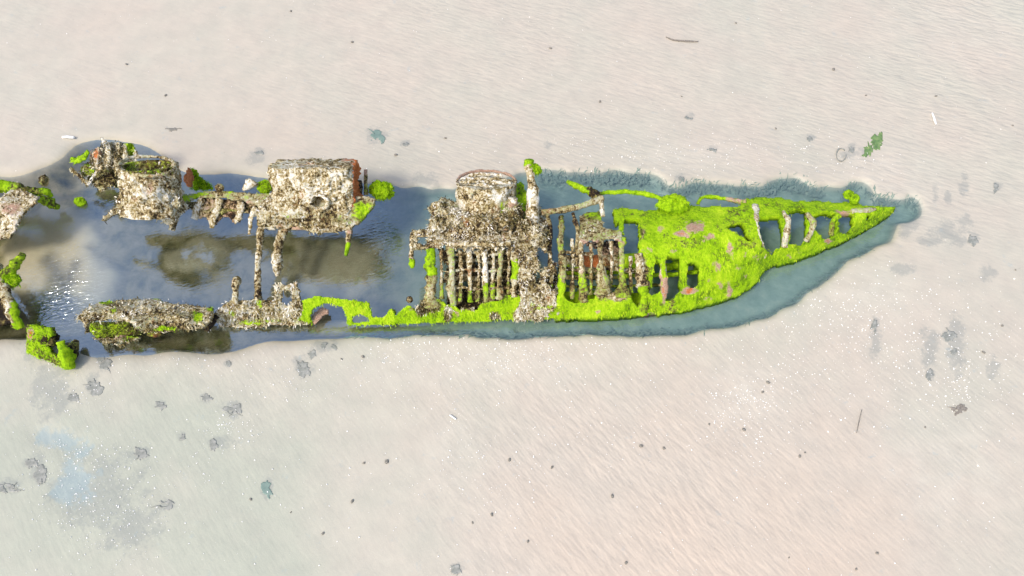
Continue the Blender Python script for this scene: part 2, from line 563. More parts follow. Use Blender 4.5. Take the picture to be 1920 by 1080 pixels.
def make_sand():
    m, t, nd, ln, bs = newmat('wet_sand')
    p = world_pos(t)
    big = noise(t, p, .55, 5, .6)
    mid = noise(t, p, 3.0, 6, .65)
    fine = noise(t, p, 70, 3, .6)
    warm = attr(t, 'warm')
    f = math_(t, 'MULTIPLY_ADD', math_(t, 'SUBTRACT', big, .5), 1.0, warm)
    c = ramp(t, f, [(.0, (.385, .395, .315)), (.35, (.46, .430, .35)), (.6, (.488, .430, .352)), (1., (.52, .432, .342))])
    c = mixc(t, math_(t, 'MULTIPLY', math_(t, 'SUBTRACT', mid, .36), 3, clamp=True), mixc(t, .17, c, (.20, .20, .18)), c)
    spk = noise(t, p, 16, 2, .5)
    c = mixc(t, math_(t, 'MULTIPLY', math_(t, 'SUBTRACT', spk, .68), 6, clamp=True), c, mixc(t, .30, c, (.20, .19, .16)))
    c = mixc(t, math_(t, 'MULTIPLY', math_(t, 'SUBTRACT', fine, .56), 3, clamp=True), c, mixc(t, .25, c, (.62, .60, .55)))
    # ripples
    mp = N_(t, 'ShaderNodeMapping')
    mp.vector_type = 'TEXTURE'
    mp.inputs['Rotation'].default_value = (0, 0, math.radians(-20))
    mp.inputs['Scale'].default_value = (1 / 4.5, 1 / 13., 1)
    ln.new(p, mp.inputs['Vector'])
    rip = noise(t, mp.outputs[0], 1.0, 1.5, .45, .15)
    mp2 = N_(t, 'ShaderNodeMapping')
    mp2.vector_type = 'TEXTURE'
    mp2.inputs['Rotation'].default_value = (0, 0, math.radians(-52))
    mp2.inputs['Scale'].default_value = (1 / 5., 1 / 14., 1)
    ln.new(p, mp2.inputs['Vector'])
    rip2 = noise(t, mp2.outputs[0], 1.0, 1.5, .45, .15)
    rf = attr(t, 'south')
    rr_v = math_(t, 'ADD', math_(t, 'MULTIPLY', rip, math_(t, 'SUBTRACT', 1., rf)), math_(t, 'MULTIPLY', rip2, rf))
    rr_v = math_(t, 'MULTIPLY_ADD', math_(t, 'SUBTRACT', rr_v, .5), attr(t, 'ripple'), .5)
    c = mixc(t, math_(t, 'MULTIPLY', math_(t, 'SUBTRACT', .52, rr_v), 2.4, clamp=True), c, mixc(t, .11, c, (.25, .235, .21)))
    pn = math_(t, 'MULTIPLY', math_(t, 'SUBTRACT', noise(t, p, 4, 6, .7), .32), 3, clamp=True)
    c = mixc(t, math_(t, 'MULTIPLY', math_(t, 'MULTIPLY', attr(t, 'pale'), pn), .42), c, (.60, .57, .48))
    # patches of grey silt with ragged outlines
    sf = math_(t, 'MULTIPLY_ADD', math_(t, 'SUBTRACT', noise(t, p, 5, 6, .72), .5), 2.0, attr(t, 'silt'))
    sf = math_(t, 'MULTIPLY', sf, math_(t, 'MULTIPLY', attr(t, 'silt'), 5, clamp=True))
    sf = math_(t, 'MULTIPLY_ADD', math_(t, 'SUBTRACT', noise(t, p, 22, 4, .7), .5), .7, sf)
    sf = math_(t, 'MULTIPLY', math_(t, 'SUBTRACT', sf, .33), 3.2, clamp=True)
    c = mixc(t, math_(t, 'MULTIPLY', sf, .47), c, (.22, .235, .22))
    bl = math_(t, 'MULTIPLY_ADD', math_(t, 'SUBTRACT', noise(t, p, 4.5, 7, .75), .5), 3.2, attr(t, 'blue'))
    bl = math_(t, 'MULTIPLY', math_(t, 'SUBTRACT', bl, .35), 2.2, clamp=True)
    c = mixc(t, math_(t, 'MULTIPLY', bl, .5), c, (.24, .33, .36))  # blue sky reflected in the puddles, painted into the sand colour
    # floor of the pool: olive mud, sand bars, teal weed near the bow
    wn = noise(t, p, 2.6, 6, .65, .4)
    mud = ramp(t, wn, [(.3, (.06, .06, .022)), (.42, (.17, .15, .06)), (.53, (.30, .25, .13)), (.7, (.40, .34, .21))])
    teal = ramp(t, noise(t, p, 5, 6, .7), [(.3, (.15, .235, .205)), (.55, (.21, .30, .26)), (.75, (.28, .345, .29))])
    fl = mixc(t, attr(t, 'teal'), mud, teal)
    fl = mixc(t, attr(t, 'bar'), fl, (.60, .52, .36))
    c = mixc(t, attr(t, 'pool'), c, fl)
    ln.new(c, bs.inputs['Base Color'])
    bs.inputs['Roughness'].default_value = .5
    bs.inputs['Specular IOR Level'].default_value = .35
    b = N_(t, 'ShaderNodeBump')
    b.inputs['Strength'].default_value = .62
    b.inputs['Distance'].default_value = .03
    ln.new(math_(t, 'MULTIPLY_ADD', fine, .08, rr_v), b.inputs['Height'])
    ln.new(b.outputs[0], bs.inputs['Normal'])
    return m


def make_water():
    m, t, nd, ln, bs = newmat('pool_water')
    nd.remove(bs)
    p = world_pos(t)
    gl = N_(t, 'ShaderNodeBsdfGlossy')
    gl.inputs['Roughness'].default_value = .07
    gl.inputs['Color'].default_value = (.80, .92, 1, 1)
    tr = N_(t, 'ShaderNodeBsdfTransparent')
    ln.new(mixc(t, math_(t, 'MULTIPLY', attr(t, 'mirror'), 3.5, clamp=True), (1., 1., 1.), (.80, .86, .86)), tr.inputs['Color'])
    mp = N_(t, 'ShaderNodeMapping')
    mp.vector_type = 'TEXTURE'
    mp.inputs['Rotation'].default_value = (0, 0, math.radians(18))
    mp.inputs['Scale'].default_value = (1 / 5., 1 / 14., 1)
    ln.new(p, mp.inputs['Vector'])
    n1 = noise(t, mp.outputs[0], 1.9, 2, .5, .5)
    n2 = noise(t, p, 3, 3, .5)
    h = math_(t, 'ADD', math_(t, 'MULTIPLY', n1, math_(t, 'MULTIPLY', attr(t, 'choppy'), 1.6)), math_(t, 'MULTIPLY', n2, .12))
    b = N_(t, 'ShaderNodeBump')
    b.inputs['Strength'].default_value = .5
    b.inputs['Distance'].default_value = .03
    ln.new(h, b.inputs['Height'])
    ln.new(b.outputs[0], gl.inputs['Normal'])
    lw = N_(t, 'ShaderNodeFresnel')
    lw.inputs['IOR'].default_value = 1.33
    fac = math_(t, 'MULTIPLY_ADD', lw.outputs[0], math_(t, 'MULTIPLY', attr(t, 'mirror'), 6, clamp=True), attr(t, 'mirror'), clamp=True)
    mx = nd.new('ShaderNodeMixShader')
    ln.new(fac, mx.inputs[0])
    ln.new(tr.outputs[0], mx.inputs[1])
    ln.new(gl.outputs[0], mx.inputs[2])
    ln.new(mx.outputs[0], nd['Material Output'].inputs['Surface'])
    return m


IRON, WEED, SAND, WATER = make_iron(), make_weed(), make_sand(), make_water()
M_GREYWEED = make_plain('grey_green_seaweed', [(.3, (.16, .165, .145)), (.5, (.235, .24, .21)), (.7, (.34, .335, .30))], 18, .6)
M_TEALWEED = make_plain('teal_eelgrass', [(.3, (.12, .185, .16)), (.55, (.165, .235, .20)), (.75, (.22, .28, .23))], 9, .6)
M_GREENWEED = make_plain('bright_sea_lettuce', [(.3, (.07, .12, .05)), (.5, (.13, .22, .07)), (.7, (.24, .30, .12))], 16, .5)
M_PEBBLE = make_plain('dark_pebble', [(.3, (.14, .13, .11)), (.7, (.27, .25, .21))], 30, .7)
M_SHELL_GLINT = make_plain('white_shell_and_glint', [(.3, (.80, .78, .74)), (.7, (.9, .89, .87))], 30, .4, .1)  # near-white for shell, pale sticks and painted sun glints
M_STICK = make_plain('grey_driftwood', [(.3, (.13, .11, .09)), (.7, (.28, .25, .21))], 40, .8)

# ------------------------------------------------------------------ the beach and the pool round the wreck
POOL = [(-400, 322), (0, 335), (50, 332), (75, 320), (100, 318), (125, 300), (150, 272), (200, 262), (262, 270), (310, 300), (340, 330),
        (400, 330), (440, 325), (500, 338), (560, 345), (640, 345), (740, 350), (800, 352), (856, 358), (880, 345), (960, 330), (1010, 320),
        (1060, 325), (1130, 324), (1160, 321), (1200, 325), (1232, 326), (1242, 348), (1280, 356), (1302, 341), (1350, 346),
        (1400, 351), (1440, 352), (1452, 336), (1500, 336), (1530, 355), (1585, 356), (1592, 345), (1620, 345), (1642, 366), (1690, 377),
        (1712, 364), (1726, 392), (1716, 414), (1682, 418), (1672, 445), (1640, 466), (1590, 490), (1540, 530), (1480, 575), (1420, 602),
        (1330, 618), (1220, 627), (1100, 626), (950, 632), (850, 626), (700, 629), (600, 634), (480, 645), (420, 660), (330, 655),
        (250, 660), (170, 672), (135, 650), (100, 625), (40, 634), (-400, 640)]
PUDDLES = [[(55, 805), (100, 800), (150, 812), (185, 840), (165, 858), (110, 848), (70, 838), (50, 825)],
           [(100, 890), (135, 872), (170, 890), (180, 925), (160, 960), (125, 955), (105, 930)]]
SILT = [(1775, 440, 45, 26), (1805, 418, 22, 16), (1740, 455, 30, 10), (1800, 452, 22, 10), (1805, 350, 12, 28), (1752, 365, 8, 22),
        (1775, 375, 8, 18), (1690, 508, 26, 12), (1850, 515, 18, 16), (1590, 292, 18, 12), (1615, 285, 14, 8), (100, 730, 40, 70),
        (190, 930, 95, 85), (250, 985, 60, 60), (75, 885, 18, 35), (20, 915, 30, 16), (310, 950, 20, 14), (265, 852, 20, 14),
        (440, 775, 22, 16), (570, 690, 22, 22), (400, 645, 34, 20), (705, 258, 20, 16), (1740, 650, 20, 50), (1790, 650, 20, 60),
        (1860, 690, 14, 30), (1640, 640, 14, 40), (420, 830, 30, 12), (320, 245, 12, 5), (480, 300, 20, 14), (800, 345, 30, 20),
        (1030, 275, 10, 10), (615, 650, 30, 14), (1700, 430, 20, 20), (90, 660, 60, 30)]

CLUMPS = (
        (706, 258, 17, 13, 'TW', 'teal knotted weed tuft alone on bare sand above the gap between tank and hatch'),
        (1645, 264, 13, 14, 'LW', 'leafy green weed sprig on sand above the bow tip'),
        (1628, 284, 12, 12, 'LW', 'olive weed sprig trailing below the leafy green sprig above the bow'),
        (1597, 280, 7, 6, 'GW', 'small grey weed knot between the pale shell ring and the green sprigs'),
        (1800, 768, 16, 10, 'M_STICK', 'brown root like weed knot with thin strands on the right hand sand'),
        (1780, 630, 12, 11, 'GW', 'dark grey weed tuft on the speckled sand right of the bow, upper of two'),
        (1787, 660, 7, 7, 'GW', 'small dark grey weed knot just below a larger tuft right of the bow'),
        (568, 694, 13, 14, 'GW', 'grey green weed tuft on sand below the arched green strake'),
        (502, 915, 9, 18, 'TW', 'dark teal upright leaf shaped weed on the lower left sand'),
        (856, 1068, 13, 9, 'GW', 'dark grey weed scrap at the bottom edge of the frame'),
        (176, 724, 13, 18, 'GW', 'dark oval weed with tail below the hollow hull piece'),
        (198, 685, 11, 11, 'GW', 'round dark weed pad nearest the mossy bracket'),
        (186, 671, 8, 8, 'GW', 'small round weed pad at the pool edge above a larger round pad'),
        (608, 647, 7, 8, 'GW', 'small dark weed pad under the strake arch, left of a twin pad'),
        (627, 652, 7, 7, 'GW', 'small dark weed pad under the strake arch, right of a twin pad'),
        (586, 664, 8, 10, 'GW', 'dark weed pad between the strake arch and the grey green tuft'),
        (302, 761, 10, 8, 'GW', 'dark angular weed scrap on the sand below the hollow hull piece'),
        (428, 683, 6, 6, 'GW', 'small dark weed ball with a thin strand, below the after strake'),
        (387, 748, 9, 8, 'GW', 'grey weed smear on lower left sand left of the curved weed streak'),
        (440, 768, 22, 9, 'GW', 'curved grey weed streak above the lower left glinting patch'),
        (401, 834, 9, 9, 'GW', 'slanting dark weed scrap under the curved grey streak'),
        (343, 820, 6, 6, 'GW', 'tiny dark weed scrap left of the slanting scrap'),
        (264, 850, 15, 10, 'GW', 'blotchy grey weed patch right of the bluish puddle'),
        (60, 868, 10, 10, 'GW', 'dark weed head left of the lower puddle'),
        (78, 890, 12, 16, 'GW', 'long grey weed trailing beside the lower puddle'),
        (310, 948, 17, 11, 'GW', 'grey weed mat at the right end of the glinting patch'),
        (12, 916, 22, 9, 'GW', 'dark slanting weed strand at the left edge'),
        (135, 746, 10, 9, 'GW', 'faint grey weed pad beside the dark oval weed with tail'),
        (1825, 451, 10, 9, 'GW', 'compact grey weed cushion right of the big grey silt patch'),
        (1868, 352, 7, 7, 'GW', 'small grey weed knot far right of the bow tip'),
        (1640, 612, 6, 14, 'GW', 'thin grey weed smear below the bow on speckled sand'),
        (1743, 702, 7, 10, 'GW', 'stringy grey weed below the speckled streaks at right'),
        (1275, 336, 7, 6, 'GW', 'little grey weed knot on sand just above the pool by the bow'),
        (325, 243, 12, 4, 'M_PEBBLE', 'dark comma shaped weed with tail on sand above the funnel'),
        (1335, 282, 10, 4, 'GW', 'thin brown weed scrap on glittering sand above the bow'),
        (1518, 260, 8, 4, 'GW', 'short slanting weed scrap on the pale sand left of the green sprigs'),
        (1293, 222, 9, 5, 'GW', 'tiny two part weed scrap on the pale sand under the long twig'),
        (488, 288, 10, 5, 'GW', 'small brown weed scrap on sand left of the tank'),
        (760, 270, 7, 5, 'GW', 'small dark weed pair on sand right of the teal knotted tuft'),
)
HALO = [c[:4] for c in CLUMPS if c[4] in ('GW', 'TW')]


def dune(x, y):
    return .05 + .02 * f2(x, y, .6, 3, 8) + .006 * f2(x, y, 4, 3, 9)


def ground():
    def axis(lo, hi, st):
        core = np.arange(lo, hi + st, st)
        g, out = st, []
        while sum(out) < 600:
            g *= 1.45
            out.append(g)
        c = np.cumsum(out)
        return np.concatenate([lo - c[::-1], core, core[-1] + c])
    xs, ys = axis(-11.2, 11.2, .045), axis(-5.2, 7.6, .045)
    X, Y = np.meshgrid(xs, ys)
    P = np.stack([X, Y, X * 0], -1)
    px, py = Px(P)
    near = (np.abs(X) < 14) & (Y > -8) & (Y < 10)
    rag = 1 + 1.0 * sstep(900, 600, px)
    ex = px + (8 * f2(X, Y, 3.0, 4, 3) + 12 * f2(X, Y, 8, 4, 4)) * rag
    ey = py + (6 * f2(X, Y, 3.0, 4, 5) + 13 * f2(X, Y, 9, 4, 6)) * rag
    pool = (inpoly(ex, ey, POOL) & near).astype(float)
    pud = np.zeros_like(pool)
    for q in PUDDLES:
        pud = np.maximum(pud, (inpoly(ex, ey, q) & near).astype(float))

    def blur(a, n):
        for _ in range(n):
            b = np.pad(a, 1, 'edge')
            a = (b[:-2, 1:-1] + b[2:, 1:-1] + b[1:-1, :-2] + b[1:-1, 2:] + b[1:-1, 1:-1] * 2) / 6
        return a
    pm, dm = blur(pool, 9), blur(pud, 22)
    pw = blur(pm, 40)
    mw = sstep(780, 600, px)
    pm = pm * (1 - mw) + pw * mw
    bar = np.zeros_like(px)
    for (cx, cy, rx, ry, a) in ((150, 505, 60, 50, .95), (95, 430, 85, 80, .95), (30, 480, 60, 60, .9), (620, 475, 95, 60, .62), (330, 460, 50, 25, .5), (370, 445, 60, 30, .5), (620, 590, 40, 14, .7)):
        d = np.hypot((px - cx) / rx, (py - cy) / ry)
        bar = np.maximum(bar, a * (1 - sstep(.6, 1.2, d + .3 * f2(X, Y, 4, 3, 21))))
    bar *= near
    barz = bar * sstep(.6, 1., pm)
    Z = np.where(near, dune(X, Y), .05)
    Z = Z - (.085 * sstep(.06, .7, pm) + (.40 - .30 * sstep(640, 860, px)) * sstep(.45, 1., pm)) + .12 * barz - .02 * sstep(.1, .9, dm)
    silt = np.zeros_like(Z)
    for (cx, cy, rx, ry) in SILT:
        d = np.hypot((px - cx) / (rx * 1.35), (py - cy) / (ry * 1.35))
        silt = np.maximum(silt, np.clip(1 - d, 0, 1) ** .7 * .85)
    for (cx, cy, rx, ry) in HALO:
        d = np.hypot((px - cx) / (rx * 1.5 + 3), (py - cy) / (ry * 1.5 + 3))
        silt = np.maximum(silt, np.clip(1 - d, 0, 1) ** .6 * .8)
    silt *= near
    warm = .45 + .45 * sstep(560, 1060, py) * sstep(600, 1250, px) * (1 - sstep(1400, 1800, px + (700 - py) * .3)) - \
        .55 * (1 - sstep(250, 900, px)) * sstep(560, 900, py) + .05 * (1 - sstep(200, 500, py))
    warm = np.clip(warm, 0, 1)
    teal = sstep(640, 860, px)
    pale = np.zeros_like(Z)
    for (cx, cy, rx, ry, a) in ((900, 680, 260, 60, .8), (1400, 745, 80, 65, .8), (1600, 560, 170, 70, .6), (1650, 330, 120, 50, .6), (1300, 300, 170, 40, .5), (1780, 880, 160, 120, .5), (850, 850, 60, 90, .5), (1820, 60, 200, 90, .35)):
        pale = np.maximum(pale, a * (1 - sstep(.2, 1.3, np.hypot((px - cx) / rx, (py - cy) / ry))))
    pale *= near
    ripple = .25 + .75 * sstep(350, 1150, px) * sstep(520, 330, py) + .5 * sstep(560, 800, py) * sstep(700, 1150, px) * (1 - .6 * sstep(1350, 1750, px + 650 - py * .6))
    ripple *= .55 + .9 * np.clip(.5 + f2(X, Y, .5, 3, 44), 0, 1)
    H, Wc = X.shape
    idx = np.arange(H * Wc).reshape(H, Wc)
    Q = np.stack([idx[:-1, :-1], idx[:-1, 1:], idx[1:, 1:], idx[1:, :-1]], -1)
    V = np.stack([X, Y, Z], -1).reshape(-1, 3)
    A = {'pool': sstep(.20, .74, pm).ravel(), 'silt': silt.ravel(), 'warm': warm.ravel(), 'teal': teal.ravel(), 'bar': bar.ravel(),
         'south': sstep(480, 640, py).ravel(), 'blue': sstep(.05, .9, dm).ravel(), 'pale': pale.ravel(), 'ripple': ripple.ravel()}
    g = mesh_obj('sand_ground', {'V': V, 'Q': Q.reshape(-1, 4), 'A': A}, SAND)
    tag(g, 'pale wet sand of the beach at low tide around the wreck', 'sand', kind='structure')

    def sheet(mask, name, label, mirror, choppy, z, fade=False):
        q = mask[:-1, :-1] | mask[1:, :-1] | mask[:-1, 1:] | mask[1:, 1:]
        q &= near[:-1, :-1]
        qq = Q[q]
        used = np.unique(qq)
        rm = -np.ones(H * Wc, np.int64)
        rm[used] = np.arange(len(used))
        Vw = V[used].copy()
        Vw[:, 2] = z
        ppx, ppy = px.ravel()[used], py.ravel()[used]
        o = mesh_obj(name, {'V': Vw, 'Q': rm[qq], 'A': {'mirror': val(mirror, ppx, ppy) * (sstep(.22, .8, mask.ravel()[used]) if fade else 1), 'choppy': val(choppy, ppx, ppy)}}, WATER)
        tag(o, label, 'water', kind='structure')
    sheet((pm > .02), 'pool_water', 'blue still tide water pooled around the rusting wreck',
          lambda x, y: (.30 - .20 * sstep(660, 900, x)) * (1 - .6 * sstep(190, 130, x) * sstep(570, 520, y)),
          lambda x, y: .10 + 1.1 * np.exp(-((x - 125) / 60) ** 2 - ((y - 535) / 75) ** 2) + .8 * np.exp(-((x - 715) / 26) ** 2 - ((y - 430) / 60) ** 2), 0., True)
    def height(x, y):
        i = np.clip(np.searchsorted(xs, x) - 1, 0, len(xs) - 2)
        j = np.clip(np.searchsorted(ys, y) - 1, 0, len(ys) - 2)
        u = (x - xs[i]) / (xs[i + 1] - xs[i])
        v = (y - ys[j]) / (ys[j + 1] - ys[j])
        return (Z[j, i] * (1 - u) + Z[j, i + 1] * u) * (1 - v) + (Z[j + 1, i] * (1 - u) + Z[j + 1, i + 1] * u) * v
    return height


gz = ground()

# ------------------------------------------------------------------ the wreck
YS = curve([(300, 612), (690, 608), (1031, 598), (1107, 596), (1206, 590), (1304, 577), (1370, 559), (1420, 528), (1438, 503), (1449, 495), (1491, 488),
            (1537, 471), (1576, 456), (1613, 436), (1651, 416), (1680, 394)])
YN = curve([(690, 385), (1155, 388), (1400, 375), (1680, 384)])
HM = curve([(690, .92), (1160, .9), (1430, .78), (1600, .55), (1690, .38)])


def hz(px, py):
    t = np.clip((YS(px) - py) / np.maximum(YS(px) - YN(px), 12), 0, 1.05)
    return HM(px) * np.sin(np.pi * (.03 + .70 * t)) + .02


def ell(px, py, lst):
    r = np.zeros(np.shape(px))
    for (cx, cy, rx, ry, a) in lst:
        r = np.maximum(r, a * np.clip(1.25 - np.hypot((px - cx) / rx, (py - cy) / ry), 0, 1))
    return r


WRECK = thing('shipwreck', 'long rusting iron wreck with bright green weedy bow lying in a blue tide pool', 'shipwreck', Wd(960, 560, 0))

# bow: tapering shell with openings
bow_poly = [(1147, 391), (1165, 388), (1200, 392), (1228, 395), (1239, 384), (1261, 375), (1282, 373), (1291, 384), (1311, 385), (1370, 387), (1388, 384), (1392, 373), (1416, 370), (1462, 370), (1489, 377), (1532, 375), (1570, 379),
            (1598, 376), (1612, 382), (1646, 386), (1682, 388), (1677, 396), (1651, 416), (1613, 436), (1576, 456), (1537, 471), (1491, 488),
            (1449, 496), (1439, 502), (1420, 528), (1403, 542), (1370, 559), (1348, 566), (1304, 577), (1261, 585), (1239, 588), (1206, 589),
            (1173, 594), (1107, 596), (1040, 598), (1044, 580), (1051, 551), (1064, 562), (1081, 567), (1099, 564), (1114, 558), (1118, 549), (1132, 539),
            (1145, 551), (1156, 545), (1170, 541), (1178, 548), (1185, 560), (1198, 574), (1206, 573), (1207, 548), (1214, 540), (1214, 520), (1196, 516), (1196, 478), (1199, 470), (1199, 414), (1185, 411),
            (1166, 414), (1156, 420), (1150, 405)]
bow_holes = [[(1226, 494), (1231, 487), (1238, 490), (1240, 540), (1233, 548), (1222, 552), (1212, 548), (1214, 540), (1224, 536)],
             [(1248, 486), (1255, 480), (1268, 479), (1275, 482), (1274, 520), (1275, 545), (1266, 552), (1258, 565), (1250, 563), (1249, 520)],
             [(1290, 494), (1300, 492), (1313, 499), (1312, 512), (1311, 527), (1305, 537), (1295, 538), (1289, 534)],
             [(1361, 426), (1392, 415), (1398, 430), (1409, 454), (1385, 440)],
             [(1424, 408), (1462, 404), (1468, 424), (1470, 442), (1467, 462), (1452, 465), (1447, 478), (1432, 464), (1423, 434)],
             [(1480, 397), (1490, 393), (1513, 393), (1515, 416), (1513, 442), (1504, 459), (1480, 457), (1482, 425)],
             [(1528, 401), (1550, 396), (1570, 403), (1566, 425), (1559, 442), (1548, 449), (1537, 434), (1528, 429)],
             [(1572, 398), (1600, 400), (1598, 418), (1592, 439), (1576, 434), (1574, 414)],
             [(1625, 403), (1631, 402), (1629, 412), (1625, 414)]]
PINK = [(1300, 426, 22, 14, .8), (1278, 440, 18, 7, .9), (1330, 446, 16, 9, .6), (1385, 500, 12, 8, .5), (1420, 485, 8, 12, .45), (1180, 440, 10, 18, .5), (1215, 470, 16, 8, .4), (1240, 430, 8, 12, .5), (1318, 452, 12, 7, .5), (1370, 466, 8, 22, .6), (1365, 545, 9, 18, .65),
        (1350, 535, 8, 10, .5), (1294, 545, 18, 8, .95), (1244, 545, 7, 30, .9), (1213, 590, 18, 5, 1), (1554, 452, 12, 6, .9), (1580, 397, 20, 5, .8),
        (1330, 525, 8, 8, .5), (1206, 436, 8, 14, .5), (1262, 470, 14, 6, .5), (1345, 500, 10, 16, .5), (1395, 520, 8, 10, .5), (1325, 560, 20, 5, .5), (1170, 560, 14, 8, .5), (1120, 585, 10, 6, .5), (1500, 470, 8, 8, .4), (1196, 456, 6, 10, .4), (1400, 478, 6, 12, .5), (1480, 480, 4, 8, .5)]


def bow_moss(x, y):
    return .86 + .4 * f2(x, y, .035, 3, 61) - .8 * ell(x, y, [(1155, 556, 26, 14, 1), (1204, 500, 12, 26, .9), (1205, 445, 10, 26, .5), (1125, 556, 12, 10, .8)]) - .6 * ell(x, y, [(1042, 590, 14, 10, 1)])


bow = mesh_obj('bow_plating', plate(bow_poly, hz, bow_holes, thick=.17, down=(0, .12, -1), step=2.0, amp=.028, freq=6, moss=bow_moss,
                                    bare=lambda x, y: 1.3 * ell(x, y, PINK), tone=.03, seed=1, big=.06), IRON, WRECK)
strip_poly = [(566, 561), (590, 554), (633, 558), (692, 567), (699, 593), (719, 594), (728, 582), (736, 579), (741, 590), (758, 575), (767, 570), (778, 579),
              (795, 560), (823, 560), (838, 569), (854, 571), (862, 577), (893, 580), (902, 569), (937, 562), (950, 552), (970, 551), (991, 559), (1002, 570),
              (1024, 573), (1050, 570), (1058, 598), (1031, 599), (960, 601), (900, 603), (820, 606), (760, 609), (710, 611), (655, 611), (650, 606),
              (600, 611), (590, 609), (566, 600)]
strip_holes = [[(583, 598), (581, 590), (590, 577), (606, 571), (620, 571), (640, 577), (648, 590), (650, 604), (640, 620), (600, 620), (590, 610)],
               [(660, 597), (664, 593), (676, 592), (688, 595), (690, 601), (676, 603), (662, 602)]]
strip_moss = lambda x, y: .85 - .75 * ell(x, y, [(800, 575, 30, 16, 1), (840, 585, 12, 18, .8), (870, 565, 24, 14, 1), (930, 592, 14, 8, 1), (975, 590, 16, 14, .9),
                                                (1010, 590, 18, 14, 1), (885, 578, 14, 8, 1)])
strip = mesh_obj('hull_strake', plate(strip_poly, hz, strip_holes, thick=.06, step=2.0, amp=.03, freq=8, moss=strip_moss,
                                      bare=lambda x, y: ell(x, y, [(858, 590, 8, 14, .7), (780, 580, 16, 4, .7)]), seed=2), IRON, WRECK)

# stringers and bottom plate seen through the ribs
inner = []
inner.append(mesh_obj('stringer', tube([(1046, 520, .30, 3.5), (1120, 521, .30, 3.5), (1200, 517, .30, 4), (1250, 515, .3, 4), (1318, 508, .34, 4)], amp=.4, moss=lambda x, y: .35 + .5 * sstep(1140, 1220, x), tone=-.06, seed=3), IRON, WRECK))
inner.append(mesh_obj('stringer', tube([(1046, 537, .22, 3), (1130, 538, .22, 3), (1205, 534, .22, 3), (1248, 536, .22, 3)], amp=.4, moss=.5, tone=-.08, seed=4), IRON, WRECK))
inner.append(mesh_obj('bottom_plate', plate([(1050, 545), (1110, 543), (1200, 548), (1260, 560), (1240, 575), (1180, 580), (1050, 580)], .1, thick=.04, moss=.9, amp=.02, seed=5), IRON, WRECK))
pipe = mesh_obj('internal_pipe', tube([(1062, 497, .34, 19), (1100, 497, .34, 19), (1150, 496, .34, 19), (1205, 493, .34, 19)], n=22, amp=.03, seed=6,
                moss=lambda x, y: .2 + .7 * sstep(1150, 1172, x) + .5 * sstep(494, 508, y) * (x < 1160), bare=lambda x, y: 1.6 * ((x > 1092) & (x < 1126) & (y < 500)), tone=.0), IRON, WRECK)
for (x0, y0, x1, y1, zz) in ((1257, 500, 1262, 540, .25), (1312, 500, 1318, 512, .3)):
    inner.append(mesh_obj('inner_bracket', tube([(x0 - 10, y0, zz, 8), (x1 + 10, y0 - 4, zz, 9)], amp=.3, moss=.9, seed=8), IRON, WRECK))

# ribs from the strake up to the deck edge
RIBS = []


def rib(pts, moss=.2, tone=.12, bare=0, flat=.6, amp=.34):
    q = np.random.default_rng(len(RIBS) + 3)
    P = [(x + q.normal(0, .8), y, float(hz(x, y)) + dz, r * q.uniform(.9, 1.4)) for (x, y, dz, r) in pts]
    o = mesh_obj('rib', tube(P, n=8, amp=amp, flat=flat, moss=moss, tone=tone, bare=bare, seed=20 + len(RIBS)), IRON, WRECK)
    RIBS.append(o)
    return o


rib([(806, 466, 0, 8), (806, 500, 0, 11), (808, 530, 0, 9), (809, 552, 0, 10), (810, 575, 0, 17)], moss=lambda x, y: .4 + .35 * (y < 515), bare=lambda x, y: ell(x, y, [(810, 542, 6, 10, .6)]))
rib([(846, 452, 0, 7), (847, 500, 0, 6), (846, 540, 0, 6), (850, 572, 0, 7)], moss=.35, tone=.15)
rib([(881, 462, 0, 4), (882, 500, 0, 5), (881, 540, 0, 4), (882, 566, 0, 6)], moss=lambda x, y: .1 + .6 * (y > 545))
rib([(910, 452, 0, 6), (910, 480, 0, 4), (911, 520, 0, 4), (909, 566, 0, 5)], moss=lambda x, y: .1 + .5 * (y > 530), tone=.2)
rib([(939, 460, 0, 5), (939, 490, 0, 4), (937, 530, 0, 4), (936, 560, 0, 6)], moss=.4, tone=.2)
rib([(965, 460, 0, 6), (968, 495, 0, 6), (966, 530, 0, 6), (964, 556, 0, 7)], moss=lambda x, y: .25 + .5 * ((y > 490) & (y < 525)), tone=.15)
rib([(1052, 405, 0, 5), (1053, 450, 0, 5), (1055, 500, 0, 5), (1052, 550, 0, 5), (1052, 572, 0, 8)], moss=lambda x, y: .4 + .4 * (y > 525), tone=.1)
rib([(1090, 445, 0, 6), (1091, 480, 0, 6), (1092, 520, 0, 7), (1093, 566, 0, 7)], moss=lambda x, y: .2 + .3 * (y > 510), tone=.12, bare=lambda x, y: ell(x, y, [(1090, 510, 8, 16, .6)]))
rib([(1125, 450, 0, 5), (1125, 490, 0, 4), (1127, 505, 0, 8), (1129, 525, 0, 13), (1132, 548, 0, 16)], moss=.35, tone=.12)
rib([(1165, 445, 0, 6), (1165, 490, 0, 5), (1166, 530, 0, 6), (1170, 555, 0, 14)], moss=.5, tone=.12, bare=lambda x, y: ell(x, y, [(1165, 455, 6, 14, .7)]))
rib([(1196, 475, 0, 5), (1200, 500, 0, 10), (1204, 530, 0, 10), (1206, 560, 0, 8), (1205, 588, 0, 8)], moss=lambda x, y: .15 + .6 * (y > 540), tone=.05)
rib([(1243, 486, 0, 5), (1245, 520, 0, 5), (1246, 550, 0, 6)], moss=.1, tone=.05, bare=lambda x, y: .3 + .6 * (y > 515))
rib([(1165, 405, -.02, 6), (1166, 440, -.02, 5)], moss=.8)
